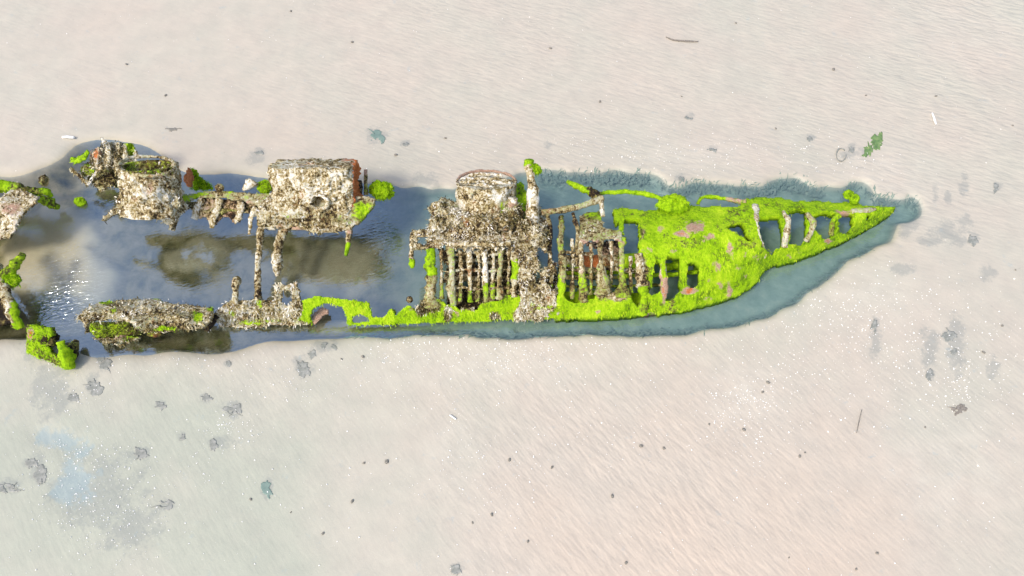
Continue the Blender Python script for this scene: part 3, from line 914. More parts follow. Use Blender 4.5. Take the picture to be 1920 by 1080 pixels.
# white frames standing in the bow openings
rib([(1419, 386, .0, 7), (1416, 410, .0, 4.5), (1421, 435, .0, 4), (1427, 455, 0, 4), (1434, 480, 0, 7)], moss=.15, tone=.2)
rib([(1468, 396, .02, 4), (1480, 412, .02, 5), (1476, 440, .02, 5), (1471, 462, .02, 5)], moss=.3, tone=.25, flat=.8)
rib([(1514, 400, .02, 4), (1524, 418, .02, 6), (1517, 440, .02, 4), (1512, 452, .02, 4)], moss=.35, tone=.2, flat=.8)
rib([(1572, 403, .02, 4), (1560, 415, .02, 5), (1558, 440, .02, 4)], moss=.6, tone=.2, flat=.8)
rib([(1598, 396, .02, 4), (1625, 394, .02, 5), (1642, 392, .02, 3)], moss=.35, tone=.2, flat=.8)

# weedy casing amidships
cas_poly = [(772, 432), (800, 429), (808, 420), (806, 392), (820, 379), (850, 378), (856, 392), (900, 395), (970, 385), (985, 392), (1012, 384), (1026, 402), (1030, 440),
            (1026, 470), (1020, 480), (1012, 462), (1006, 478), (1014, 510), (1022, 500), (1028, 496), (1045, 490), (1048, 510), (1044, 516), (1030, 514), (1024, 530), (1044, 545),
            (1046, 575), (1030, 592), (1010, 603), (990, 600), (972, 606), (962, 590), (975, 560), (972, 520), (968, 470), (960, 458), (945, 462), (930, 462),
            (925, 456), (915, 462), (905, 464), (898, 458), (888, 464), (876, 462), (865, 460), (850, 466), (838, 464), (834, 458), (826, 466), (818, 466), (775, 466)]
cas_holes = [[(783, 446), (800, 445), (800, 457), (783, 457)], [(1003, 514), (1008, 510), (1014, 520), (1012, 534), (1005, 532)]]
casing = mesh_obj('deck_casing', plate(cas_poly, lambda x, y: hz(x, y) + .04 + .2 * ell(x, y, [(905, 405, 60, 28, 1)]), cas_holes, thick=.08, step=2.0, amp=.065, freq=6.5, big=.10, edge=3,
                                       moss=lambda x, y: .12 + .35 * ell(x, y, [(985, 410, 14, 22, 1), (990, 440, 10, 14, .6), (850, 380, 14, 6, .6)]),
                                       bare=lambda x, y: ell(x, y, [(976, 420, 12, 10, .6), (925, 462, 22, 4, .6)]), tone=lambda x, y: .04 + .12 * ell(x, y, [(900, 460, 50, 8, 1), (790, 440, 20, 30, 1)]), seed=30), IRON, WRECK)
mesh_obj('crossbeam', tube([(x, 458 + 1.5 * math.sin(x * .09), float(hz(x, 458)) + .15, 4.5 + math.sin(x * .21)) for x in range(838, 970, 12)], amp=.4, flat=.6, tone=.09, moss=.15, seed=29), IRON, WRECK)
for i, x in enumerate((865, 897, 925, 952)):
    mesh_obj('gusset', plate([(x - 13, 462), (x + 13, 462), (x + 12, 466), (x + 5, 474), (x, 466), (x - 5, 466), (x - 12, 474)], lambda a, b: hz(a, b) + .09, thick=.03, step=1.6, amp=.01, edge=1, tone=.12, seed=170 + i), IRON, WRECK)
frame = mesh_obj('frame_post', tube([(774, 436, .86, 5), (773, 465, .8, 5), (771, 482, .76, 4), (773, 496, .74, 7), (772, 503, .72, 3)], amp=.3,
                                    moss=lambda x, y: 1. * (y > 484), tone=.15, seed=31), IRON, WRECK)
mesh_obj('frame_post', tube([(775, 464, .84, 5), (800, 463, .84, 5), (820, 460, .84, 5)], amp=.3, moss=.3, tone=.15, seed=32), IRON, WRECK)
for i, (yy, x0, x1) in enumerate(((489, 836, 968), (523, 826, 962), (506, 1046, 1200))):
    mesh_obj('stringer', tube([(x, yy + 3 * math.sin(x * .07), float(hz(x, yy)) * .8, 4.5 + 1.5 * math.sin(x * .11)) for x in range(x0, x1, 11)], amp=.6, tone=-.02, moss=.18, seed=140 + i), IRON, WRECK)
for i, (x, y0, y1) in enumerate(((828, 470, 560), (864, 468, 566), (896, 468, 566), (925, 466, 560), (953, 466, 555), (1032, 470, 560), (1072, 448, 560), (1108, 456, 552), (1146, 452, 540), (1182, 480, 548))):
    rib([(x, y0, -.05, 3), (x + 1.5, (y0 + y1) / 2, -.06, 2.5), (x - 1, y1, -.05, 3.5)], moss=lambda a, b: .15 + .35 * (b > 530), tone=.08, amp=.5)
for i, (yy, x0, x1) in enumerate(((476, 838, 966), (507, 830, 964), (541, 838, 964), (475, 1050, 1120))):
    mesh_obj('stringer', tube([(x, yy + 2 * math.sin(x * .09 + i), float(hz(x, yy)) * .92, 2.6 + math.sin(x * .17 + i)) for x in range(x0, x1, 9)], amp=.6, tone=.06, moss=.2, seed=180 + i), IRON, WRECK)
bed = mesh_obj('mussel_bed', plate([(818, 462), (850, 470), (900, 468), (960, 466), (975, 500), (985, 560), (975, 590), (920, 586), (860, 590), (836, 575), (838, 545), (830, 520), (836, 495), (825, 490)],
                                   lambda x, y: hz(x, y) * .45 - .03, [[(846, 476), (858, 474), (856, 488), (848, 490)], [(890, 492), (905, 490), (903, 502)], [(866, 530), (880, 528), (878, 540), (866, 542)], [(900, 520), (930, 520), (925, 532), (905, 534)]],
                                   thick=.06, step=2.2, amp=.1, freq=7, big=.1, moss=.05, tone=-.2, seed=33), IRON, WRECK)  # low tone paints shade into the gaps between the ribs
cl2 = mesh_obj('mussel_bed', plate([(1008, 520), (1046, 508), (1050, 560), (1030, 590), (1005, 590), (990, 560), (1000, 530)], lambda x, y: hz(x, y) * .7, thick=.06, step=2.2, amp=.09, freq=8, tone=-.16, moss=.05, seed=34), IRON, WRECK)
# lumps round the hatch
lump_src = []
for (x, y, zz, rx, ry, rz, ms, tn, sd) in ((836, 395, 1.0, .22, .17, .18, .25, .1, 1), (826, 420, .98, .16, .14, .16, .1, .04, 2), (850, 408, 1.08, .14, .14, .15, .05, .1, 3),
                                           (958, 400, 1.1, .16, .16, .16, .3, 0, 4), (985, 428, 1., .15, .14, .14, .2, .0, 5), (905, 418, 1.1, .30, .14, .14, .05, -.02, 6),
                                           (1005, 440, .98, .16, .2, .14, .2, .12, 7), (940, 415, 1.1, .18, .12, .12, .05, -.08, 8), (872, 412, 1.1, .2, .1, .12, .1, .08, 9)):
    lump_src.append(mesh_obj('barnacle_lump', lump(x, y, zz, rx, ry, rz, amp=.55, freq=2.6, seed=40 + sd, moss=ms, tone=tn), IRON, WRECK))

# hatch drum with a domed lid
k = scl(912, 345, 1.4)
hatch = mesh_obj('hatch_drum', drum(912, 342, 1.22, 57 * k, 57 * k, .5, amp=.03, freq=8, seed=50, top_amp=.05, taper=.03, tone=.1,
                                    dent=[(892, 370, 8, .07)], moss=lambda x, y: .1 + .5 * ell(x, y, [(940, 388, 8, 18, .9), (885, 365, 20, 5, .4), (975, 370, 12, 22, 1)]),
                                    bare=lambda x, y: ell(x, y, [(868, 360, 7, 40, .5), (905, 372, 50, 7, .3)])), IRON, WRECK)
lidz = 1.25
mesh_obj('hatch_rim', (lambda th: tube([(912 + 55 * math.cos(a), 341 + 20.5 * math.sin(a), lidz + .27 * math.sin(a), 2.4) for a in th], amp=.45, seed=51,
                                       bare=lambda x, y: .95 * (y < 336), tone=.05))(np.linspace(math.radians(150), math.radians(395), 40)), IRON, hatch)
for i, (y, hw) in enumerate(((329, 30), (336, 44), (343, 46), (350, 38))):
    mesh_obj('lid_slat', tube([(908 - hw, y + 1, lidz + .0125 * (y - 341), 3), (905, y - 2, lidz + .02 + .0125 * (y - 341), 4), (912 + hw, y + 1, lidz + .0125 * (y - 341), 3)], amp=.7, flat=.7, tone=.16, seed=52 + i), IRON, hatch)
mesh_obj('valve_stem', tube([(960, 372, 1.35, 9), (960, 380, 1.28, 8), (958, 392, 1.2, 5), (957, 415, 1.1, 5), (957, 440, .98, 3)], amp=.3, tone=.08, seed=56,
                            bare=lambda x, y: .7 * ((y > 380) & (y < 408))), IRON, WRECK)
# mast stump
mast = mesh_obj('mast_stump', tube([(998, 432, .95, 14), (998, 400, 1.05, 14), (999, 385, 1.12, 11), (1000, 358, 1.28, 12), (1000, 354, 1.3, 11), (997, 345, 1.35, 8), (994, 322, 1.5, 8), (992, 312, 1.56, 9), (992, 300, 1.64, 9)],
                                   n=14, amp=.14, tone=lambda x, y: .26 - .25 * ((y < 354) & (y > 333)), moss=lambda x, y: 1. * (y < 311), seed=57), IRON, WRECK)
mastweed = mesh_obj('mast_weed', lump(1002, 318, 1.5, .1, .06, .1, amp=.6, seed=58, moss=.9, tone=-.1), IRON, mast)
behind = mesh_obj('weedy_web', plate([(966, 345), (978, 340), (990, 360), (992, 395), (975, 400), (965, 380)], .95, thick=.05, amp=.06, moss=.7, tone=-.2, seed=60), IRON, WRECK)
# deck between mast and bow
beam = mesh_obj('crossbeam', tube([(1015, 398, .98, 6), (1050, 394, .99, 6), (1080, 388, 1., 6), (1116, 377, 1.02, 6), (1130, 371, 1.02, 7)], amp=.22, tone=.12, moss=.28, seed=61), IRON, WRECK)
for (x0, x1) in ((1027, 1032), (1074, 1083)):
    mesh_obj('rib', tube([(x0, 400, .93, 4), (x1, 430, .93, 4), (x1 - 2, 470, .85, 4), (x1, 500, .75, 4)], amp=.3, tone=-.08, moss=.15, seed=62 + x0), IRON, WRECK)
deck = mesh_obj('deck_plate', plate([(1086, 404), (1100, 396), (1122, 394), (1130, 402), (1132, 424), (1150, 430), (1166, 430), (1170, 450), (1162, 456), (1150, 450), (1135, 450), (1120, 456), (1108, 452), (1096, 460), (1086, 452)],
                                    lambda x, y: hz(x, y) + .03, thick=.05, amp=.02, tone=.13, moss=lambda x, y: .34 + .4 * ell(x, y, [(1115, 403, 22, 10, 1), (1150, 432, 14, 8, .6)]), bare=lambda x, y: .8 * (y > 450), seed=63), IRON, WRECK)
dark_plate = mesh_obj('bulkhead', plate([(1096, 452), (1165, 450), (1166, 490), (1130, 495), (1126, 470), (1100, 462)], .45, thick=.04, amp=.02, bare=.55, tone=-.2, seed=64, down=(0, .3, -.9)), IRON, WRECK)
mesh_obj('rail_post', tube([(1125, 372, 1.02, 6), (1130, 385, 1., 5), (1131, 406, .95, 4)], amp=.35, tone=.15, moss=.15, seed=65), IRON, WRECK)
rails = []
rails.append(mesh_obj('rail', tube([(1063, 341, .75, 3), (1072, 346, .8, 6), (1090, 354, .9, 6), (1106, 360, .95, 7), (1122, 370, 1.0, 7)], amp=.35, moss=lambda x, y: .95 - .6 * (x > 1104), tone=-.1, seed=66), IRON, WRECK))
rails.append(mesh_obj('rail', tube([(1120, 366, 1., 4), (1130, 361, .98, 4), (1170, 359, .95, 4), (1205, 363, .9, 4.5), (1232, 367, .88, 5), (1242, 376, .85, 5), (1246, 390, .75, 5)], amp=.35, moss=.9, tone=-.1, seed=67), IRON, WRECK))
rails.append(mesh_obj('rail', tube([(1309, 384, .5, 3), (1311, 374, .55, 4), (1320, 369, .58, 4), (1345, 370, .6, 4), (1372, 375, .62, 4), (1398, 380, .62, 6)], amp=.4, moss=.9, bare=lambda x, y: .7 * (x > 1362), tone=-.05, seed=71), IRON, WRECK))
knob = mesh_obj('bollard', lump(1262, 383, .80, .25, .15, .14, amp=.4, freq=4., seed=68, moss=.95, n=44), IRON, WRECK)
mesh_obj('bollard', lump(1602, 374, .55, .07, .08, .1, amp=.4, freq=4, seed=69, moss=.95), IRON, WRECK)
mesh_obj('bollard', lump(1591, 365, .5, .085, .07, .075, amp=.45, freq=4, seed=70, moss=.9), IRON, WRECK)

# ------------------------------------------------------------------ after part of the wreck: walkway, funnel, tank
k = scl(275, 312, 1.25)
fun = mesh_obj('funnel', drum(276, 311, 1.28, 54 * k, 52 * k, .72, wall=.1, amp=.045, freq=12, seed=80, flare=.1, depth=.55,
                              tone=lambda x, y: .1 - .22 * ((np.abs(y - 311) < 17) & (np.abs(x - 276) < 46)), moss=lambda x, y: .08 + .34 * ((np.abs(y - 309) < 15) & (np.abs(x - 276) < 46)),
                              bare=lambda x, y: ell(x, y, [(280, 350, 16, 24, .6), (305, 330, 5, 8, .7)])), IRON, WRECK)
mesh_obj('funnel_rim', (lambda th: tube([(276 + 53 * math.cos(a), 311 + 18.5 * math.sin(a), 1.285 + .255 * math.sin(a), 3) for a in th], amp=.4, tone=.1, moss=.25, seed=81))(np.linspace(0, 2 * math.pi, 60)), IRON, fun)
fbase = mesh_obj('funnel_base', plate([(200, 398), (215, 385), (222, 360), (330, 362), (338, 380), (336, 400), (325, 428), (318, 432), (314, 422), (300, 414), (262, 406), (238, 400), (222, 401), (206, 408), (200, 414), (191, 414), (194, 405)],
                                      lambda x, y: .48 + .56 * sstep(432, 372, y), thick=.06, amp=.07, big=.06, freq=7, tone=.09, moss=.1, seed=82), IRON, WRECK)
walk = mesh_obj('walkway', plate([(330, 362), (360, 362), (385, 358), (417, 357), (459, 360), (512, 362), (520, 392), (500, 400), (482, 392), (480, 385), (462, 382), (452, 376), (437, 376), (420, 372), (408, 371), (396, 374), (385, 371), (362, 374), (345, 384), (332, 394)],
                                 lambda x, y: .66 + .0006 * (x - 330), thick=.06, amp=.035, freq=8, tone=.16, moss=lambda x, y: .36 + .3 * ell(x, y, [(375, 366, 20, 5, 1), (430, 358, 18, 4, 1), (345, 372, 12, 12, .8)]),
                                 bare=lambda x, y: ell(x, y, [(466, 382, 14, 5, .9)]), seed=83), IRON, WRECK)
web = mesh_obj('web_plate', plate([(372, 370), (412, 370), (450, 374), (482, 384), (482, 402), (470, 404), (458, 398), (450, 416), (436, 420), (428, 408), (416, 410), (404, 424), (392, 420), (384, 408), (370, 414), (362, 404)],
                                  lambda x, y: .42 + .18 * sstep(420, 372, y), thick=.03, amp=.03, tone=-.08, bare=.46, moss=.15, seed=84), IRON, WRECK)
struts = []
for i, pts in enumerate(([(412, 372, .66, 7), (406, 395, .55, 7), (399, 415, .45, 6), (397, 428, .4, 4)], [(452, 378, .68, 7), (450, 396, .56, 7), (444, 410, .5, 8), (441, 420, .46, 3)],
                         [(380, 372, .66, 6), (368, 390, .55, 6), (362, 410, .45, 7)], [(478, 388, .7, 5), (470, 410, .55, 4), (468, 440, .4, 3)], [(338, 385, .64, 6), (330, 405, .5, 7), (322, 432, .38, 4)])):
    struts.append(mesh_obj('strut', tube(pts, amp=.4, flat=.55, tone=.1, moss=.12, seed=85 + i), IRON, WRECK))
base_p = mesh_obj('tank_base', plate([(482, 380), (512, 362), (560, 366), (667, 369), (690, 366), (704, 371), (703, 384), (700, 392), (680, 412), (663, 426), (660, 440), (652, 440), (644, 431), (625, 437), (602, 438), (563, 432), (524, 428), (505, 432), (487, 427), (480, 403)],
                                     lambda x, y: .76 + .2 * sstep(428, 400, y) + .04 * sstep(400, 385, y), thick=.1, amp=.05, freq=8, big=.03, tone=lambda x, y: .1 - .3 * ell(x, y, [(560, 412, 40, 6, 1)]),  # dark ellipse paints the tank's shadow line on the ledge
                                     moss=lambda x, y: .18 + .6 * ell(x, y, [(680, 395, 24, 24, 1), (640, 412, 20, 8, .4)]), bare=lambda x, y: ell(x, y, [(555, 428, 24, 4, .7), (656, 434, 8, 8, .8)]), seed=90), IRON, WRECK)
k = scl(588, 310, 1.3)
tank = mesh_obj('ballast_tank', drum(588, 307, 1.32, 79 * k, .33, .76, expo=5., amp=.06, freq=12, seed=91, top_amp=.05, taper=-.02, tone=lambda x, y: .1 - .5 * (np.hypot(x - 597, y - 380) < 12), nt_=220, nh=70,  # tone drop paints the shade inside the porthole recess
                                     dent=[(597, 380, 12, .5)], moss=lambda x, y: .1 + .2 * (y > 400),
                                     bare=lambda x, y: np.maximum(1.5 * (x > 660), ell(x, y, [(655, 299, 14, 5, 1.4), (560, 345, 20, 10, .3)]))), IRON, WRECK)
mesh_obj('tank_porthole', (lambda th: tube([(600 + 14 * math.cos(a), 379 + 15 * math.sin(a), 1.15 - .09 * math.sin(a), 3 + 1.2 * math.cos(a)) for a in th], amp=.6, tone=.1, seed=92))(np.linspace(-2.2, 1.9, 30)), IRON, tank)
hang = []
hang.append(mesh_obj('support_post', tube([(492, 400, .72, 8), (490, 425, .66, 7), (486, 460, .56, 6), (483, 510, .42, 5.5), (483, 545, .3, 6), (486, 560, .22, 7), (483, 572, .16, 12)], amp=.28, tone=.0, moss=.1, bare=.15, seed=93), IRON, WRECK))
hang.append(mesh_obj('support_post', tube([(530, 425, .64, 10), (525, 450, .55, 8), (520, 480, .44, 8), (520, 505, .36, 9), (521, 518, .3, 4)], amp=.4, tone=.06, moss=.15, seed=94), IRON, WRECK))
hang.append(mesh_obj('support_post', tube([(654, 432, .64, 6), (653, 450, .55, 5), (651, 468, .46, 4), (650, 480, .42, 3)], amp=.3, tone=.12, moss=lambda x, y: .1 + .8 * (y > 455), seed=95), IRON, WRECK))
mesh_obj('rail_post', tube([(686, 366, .78, 5), (686, 345, .88, 4), (685, 330, .95, 3.5), (685, 318, 1.0, 3)], amp=.2, tone=.05, moss=.42, bare=lambda x, y: .9 * (y < 332), seed=96), IRON, WRECK)
mesh_obj('rail_post', tube([(456, 356, .75, 3), (470, 345, .82, 11), (474, 338, .85, 10)], amp=.3, tone=.15, seed=97), IRON, WRECK)
ball = mesh_obj('moss_ball', lump(715, 357, .72, .17, .14, .15, amp=.55, freq=4., n=40, seed=98, moss=1.), IRON, WRECK)
bl2 = mesh_obj('moss_ball', lump(497, 350, .7, .12, .1, .1, amp=.5, seed=99, moss=.75, tone=-.15), IRON, WRECK)
mesh_obj('tank_shadow_stub', tube([(672, 368, .76, 5), (672, 350, .85, 6), (673, 338, .9, 5)], tone=-.25, amp=.4, seed=100), IRON, WRECK)  # black stub stands in for the shadow right of the tank
mesh_obj('barnacle_lump', lump(412, 352, .74, .07, .06, .07, tone=.1, moss=.3, seed=101), IRON, WRECK)
mesh_obj('hull_underside', plate([(222, 372), (330, 372), (340, 376), (470, 374), (520, 376), (695, 376), (690, 396), (520, 404), (478, 402), (440, 398), (400, 404), (372, 396), (340, 390), (310, 402), (225, 392)], .54, thick=.05, step=3, amp=.02, tone=-.1, moss=.3, bare=.3, seed=107), IRON, WRECK)
# lower strake aft with its posts
aft_poly = [(398, 592), (415, 570), (430, 562), (470, 562), (478, 555), (490, 562), (511, 563), (513, 534), (525, 531), (536, 535), (545, 528), (556, 527), (562, 552), (566, 570), (590, 609),
            (557, 611), (513, 611), (458, 616), (412, 614), (404, 603)]
aft = mesh_obj('hull_strake', plate(aft_poly, lambda x, y: .06 + .30 * sstep(612, 570, y) + .2 * sstep(570, 530, y), [[(528, 546), (545, 545), (547, 562), (540, 571), (528, 566)]], thick=.07, step=2., amp=.06, freq=8, big=.05,
                                    tone=.1, moss=lambda x, y: .16 + .6 * ell(x, y, [(470, 606, 30, 6, 1), (435, 586, 8, 8, .9), (490, 602, 60, 5, .5), (420, 564, 12, 6, .8), (570, 600, 20, 10, .9), (488, 570, 6, 8, .8)]),
                                    seed=102), IRON, WRECK)
apost = mesh_obj('rail_post', tube([(443, 570, .4, 7), (441, 550, .48, 6), (440, 535, .55, 7), (443, 525, .58, 9), (440, 520, .6, 5)], amp=.3, tone=.1, moss=.2, seed=103), IRON, WRECK)
mesh_obj('rust_plate', plate([(583, 602), (588, 585), (604, 574), (616, 578), (618, 588), (606, 594), (600, 604), (590, 610)], .12, thick=.03, amp=.03, bare=.9, tone=-.05, seed=104), IRON, WRECK)
mesh_obj('weedy_scrap', lump(768, 562, .32, .05, .05, .06, tone=-.2, seed=105), IRON, WRECK)
mesh_obj('weedy_scrap', lump(735, 586, .22, .06, .05, .06, moss=.6, tone=.1, seed=106), IRON, WRECK)

# growth on the wreck
gr = tufts([bow, strip], 6000, (.015, .035), .006, .4, 1., (0.15, -.65, -.45), seed=1, tint=(.35, 1), keep=lambda x, y, a, P: (a > .6) & (ell(x, y, PINK) < .12))
tag(mesh_obj('green_algae', gr, WEED, WRECK), 'lime green filamentous algae on the bow', kind='stuff')
brown_keep = lambda x, y, a, P: a < .5
br = join(tufts([bed], 1500, (.02, .06), .012, .95, .1, (0, -.3, -.4), seed=21, tint=(0, .72), keep=brown_keep, moss=0),
          tufts([casing, cl2] + lump_src, 8000, (.015, .05), .010, .95, .1, (0, -.3, -.4), seed=2, tint=(0.05, 1), keep=brown_keep, moss=0),
          tufts([hatch, mast, deck, behind] + RIBS, 1300, (.02, .05), .012, .9, .2, (0, -.4, -.6), seed=3, tint=(.2, 1), keep=brown_keep, moss=0),
          tufts([strip], 1400, (.02, .06), .009, .9, .1, (0, -.4, -.5), seed=4, tint=(.1, .95), keep=brown_keep, moss=0))
tag(mesh_obj('bladderwrack', br, WEED, WRECK), 'shaggy brown and cream bladderwrack amidships', kind='stuff')
br2 = join(tufts([tank, base_p], 1500, (.02, .07), .016, .9, .2, (0, -.3, -.5), seed=5, tint=(.05, 1), keep=lambda x, y, a, P: (a < .5) & (np.hypot(x - 598, y - 381) > 14) & (x < 658), moss=0),
           tufts([fun, fbase], 1600, (.02, .06), .015, .9, .2, (0, -.3, -.5), seed=6, tint=(.1, 1), keep=brown_keep, moss=0),
           tufts([aft, apost] + hang, 1500, (.02, .06), .012, .9, .2, (0, -.3, -.6), seed=7, tint=(.05, 1), keep=brown_keep, moss=0))
tag(mesh_obj('bladderwrack', br2, WEED, WRECK), 'patchy brown and cream weed on the after part', kind='stuff')
gr2 = tufts([ball, bl2, knob, mastweed, base_p, behind] + rails + inner + [pipe], 2600, (.012, .035), .008, .5, .9, (0, -.5, -.8), seed=8, tint=(.0, .75), keep=lambda x, y, a, P: a > .55)
tag(mesh_obj('green_algae', gr2, WEED, WRECK), 'bright green algae on rails, pipe and mast cap', kind='stuff')

# ------------------------------------------------------------------ separate pieces of wreckage
T = thing('hull_fragment', 'long lumpy barnacled hull piece with hollow open end, left of the lower hull strip', 'wreckage', Wd(270, 620, 0))
logp = [(145, 594), (161, 578), (188, 566), (234, 561), (275, 560), (298, 558), (306, 566), (349, 570), (398, 577), (398, 602), (376, 619), (336, 620), (274, 626), (262, 622), (240, 604), (205, 600), (170, 603), (163, 612), (170, 628), (186, 634),
        (210, 632), (236, 628), (258, 632), (263, 636), (223, 652), (188, 643), (166, 628), (156, 609)]
o1 = mesh_obj('barnacled_plating', plate(logp, lambda x, y: .06 + .42 * np.sin(np.pi * np.clip((640 - y) / 88, 0, 1)) ** .7 + .09 * f2(x * .35 + y, y * 1.2 - x * .35, .05, 3, 5), thick=.08, step=2., amp=.07, big=.12, freq=7, tone=.07,
                                        moss=lambda x, y: .2 + .7 * ell(x, y, [(200, 566, 14, 6, 1), (216, 582, 8, 6, .9), (292, 560, 12, 6, 1), (310, 616, 30, 5, 1), (370, 592, 12, 10, .9), (245, 632, 14, 6, 1), (395, 580, 10, 6, .8)]),
                                        bare=lambda x, y: ell(x, y, [(300, 605, 26, 5, .5), (225, 630, 20, 4, .9)]), seed=110), IRON, T)
o2 = mesh_obj('inner_wall', plate([(165, 603), (240, 600), (265, 625), (250, 636), (180, 636), (163, 615)], .12, thick=.03, amp=.05, moss=.5, tone=-.25, seed=111), IRON, T)
o3 = mesh_obj('dangling_weed', tube([(385, 615, .12, 8), (398, 603, .2, 7), (408, 592, .22, 5)], tone=-.3, amp=.6, seed=112), IRON, T)
mesh_obj('dangling_weed', lump(290, 626, .08, .12, .05, .05, tone=-.3, moss=.4, seed=113), IRON, T)
tg = tufts([o1, o2, o3], 1500, (.02, .06), .011, .8, .3, (.3, -.3, -.4), seed=10, tint=(.0, 1))
tag(mesh_obj('seaweed', tg, WEED, T), kind='stuff')

T = thing('twisted_plate', 'crumpled barnacled plates with an orange rust patch, standing behind the open funnel', 'wreckage', Wd(200, 350, 0))
tw = []
tw.append(mesh_obj('rusted_plate', plate([(168, 292), (186, 272), (192, 262), (205, 265), (228, 266), (248, 268), (258, 284), (250, 310), (228, 330), (220, 345), (206, 346), (192, 330), (178, 318), (166, 306)],
                                        lambda x, y: .25 + .65 * sstep(345, 265, y) + .05 * np.sin(x * .35), thick=.05, amp=.05, freq=7, big=.08, tone=.1, moss=lambda x, y: .15 + .7 * ell(x, y, [(244, 276, 12, 14, 1), (196, 330, 14, 12, .6)]),
                                        bare=lambda x, y: ell(x, y, [(178, 288, 10, 16, 1.5)]), seed=120), IRON, T))
for i, (pts, ms, tn) in enumerate((([(133, 297, .5, 4), (145, 305, .5, 6), (158, 295, .6, 5), (166, 284, .7, 4)], .75, .1), ([(131, 316, .45, 3), (150, 330, .4, 4), (166, 345, .3, 4)], .2, 0),
                                   ([(164, 347, .35, 3), (178, 328, .5, 4), (192, 312, .6, 3)], .05, .2), ([(201, 268, .95, 2), (202, 285, .9, 5), (204, 305, .8, 3)], .1, .12),
                                   ([(235, 272, .95, 2), (234, 290, .85, 4), (232, 305, .75, 2)], .25, .12), ([(190, 258, 1., 2), (194, 268, .95, 5)], 0, .3))):
    tw.append(mesh_obj('bent_bar', tube(pts, amp=.45, flat=.45, moss=ms, tone=tn, seed=121 + i), IRON, T))
tw.append(mesh_obj('side_plate', plate([(150, 312), (168, 300), (185, 312), (196, 330), (215, 340), (222, 352), (205, 350), (192, 348), (178, 352), (165, 340), (152, 328)], lambda x, y: .2 + .004 * (350 - y), thick=.05, amp=.06, moss=.45, tone=-.12, seed=128), IRON, T))
tw.append(mesh_obj('side_plate', plate([(176, 330), (200, 318), (216, 332), (214, 346), (200, 355), (188, 360), (176, 348)], .4, thick=.04, amp=.04, moss=.25, tone=-.1, bare=.25, seed=129), IRON, T))
tag(mesh_obj('seaweed', tufts(tw, 1500, (.02, .07), .012, .8, .3, (0, -.3, -.5), seed=11, tint=(0, 1)), WEED, T), kind='stuff')

T = thing('plate_shard', 'small upright shard with red rust face and green weed, between funnel and tank', 'wreckage', Wd(370, 350, 0))
a = mesh_obj('rusted_plate', plate([(345, 325), (352, 308), (358, 318), (362, 335), (360, 352), (350, 354), (343, 340)], lambda x, y: .25 + .01 * (355 - y), thick=.06, amp=.03, bare=1.2, moss=0, seed=130), IRON, T)
b = mesh_obj('weedy_back', plate([(355, 312), (368, 318), (372, 330), (392, 342), (402, 356), (360, 356), (360, 335)], lambda x, y: .1 + .009 * (356 - y), thick=.06, amp=.06, moss=.62, tone=-.22, seed=131), IRON, T)
tag(mesh_obj('seaweed', tufts([b], 300, (.02, .06), .012, .8, .3, seed=12, tint=(0, .6)), WEED, T), kind='stuff')

T = thing('hull_fragment', 'barnacled curved hull piece with pale inner face, cut off by the left edge', 'wreckage', Wd(20, 420, 0))
l1 = mesh_obj('barnacled_plating', plate([(-120, 350), (0, 372), (24, 352), (30, 340), (40, 352), (62, 364), (74, 368), (62, 384), (48, 398), (38, 415), (28, 432), (18, 446), (-10, 452), (-120, 470)], lambda x, y: .62 - .002 * np.abs(y - 380), thick=.06, amp=.05, big=.06,
                                        tone=.12, bare=lambda x, y: .30 + ell(x, y, [(22, 392, 18, 14, .7)]), moss=.1, seed=140), IRON, T)
l2 = mesh_obj('weedy_rim', tube([(-120, 346, .5, 8), (-20, 350, .5, 9), (10, 350, .5, 10), (28, 348, .55, 8), (45, 356, .5, 9), (70, 358, .45, 8), (90, 358, .4, 6), (98, 368, .3, 5)], amp=.45, moss=lambda x, y: .45 + .3 * (x < 22) + .2 * (x > 75), tone=-.05, seed=141), IRON, T)
l3 = mesh_obj('weedy_rim', tube([(60, 368, .4, 7), (80, 372, .35, 8), (96, 380, .25, 7), (108, 388, .1, 5)], amp=.5, moss=.6, tone=-.2, seed=142), IRON, T)
tag(mesh_obj('seaweed', tufts([l1, l2, l3], 800, (.015, .05), .012, .8, .3, seed=13, tint=(0, .85)), WEED, T), kind='stuff')

T = thing('fallen_beam', 'barnacled beam with a dark green branch, at the left edge below the curved hull piece', 'wreckage', Wd(20, 560, 0))
q1 = mesh_obj('barnacled_beam', tube([(-40, 470, .55, 14), (-8, 505, .5, 12), (6, 530, .45, 11), (14, 560, .4, 11), (26, 590, .3, 11), (38, 616, .15, 8)], amp=.35, tone=.1, moss=lambda x, y: .2 + .6 * ((x > 20) & (y > 560)), seed=150), IRON, T)
q2 = mesh_obj('weedy_branch', join(tube([(2, 520, .5, 9), (15, 512, .5, 10), (28, 498, .48, 10), (38, 484, .45, 8), (42, 477, .42, 6)], amp=.35, moss=.55, tone=-.2, seed=151), lump(20, 525, .42, .14, .12, .1, moss=.62, tone=-.25, seed=152)), IRON, T)
q3 = mesh_obj('side_plate', plate([(-120, 540), (0, 545), (18, 570), (30, 605), (0, 612), (-120, 620)], .28, thick=.1, amp=.05, tone=-.3, moss=.1, seed=153), IRON, T)
tag(mesh_obj('seaweed', tufts([q1, q2], 700, (.02, .05), .010, .8, .3, seed=14, tint=(0, .5)), WEED, T), kind='stuff')

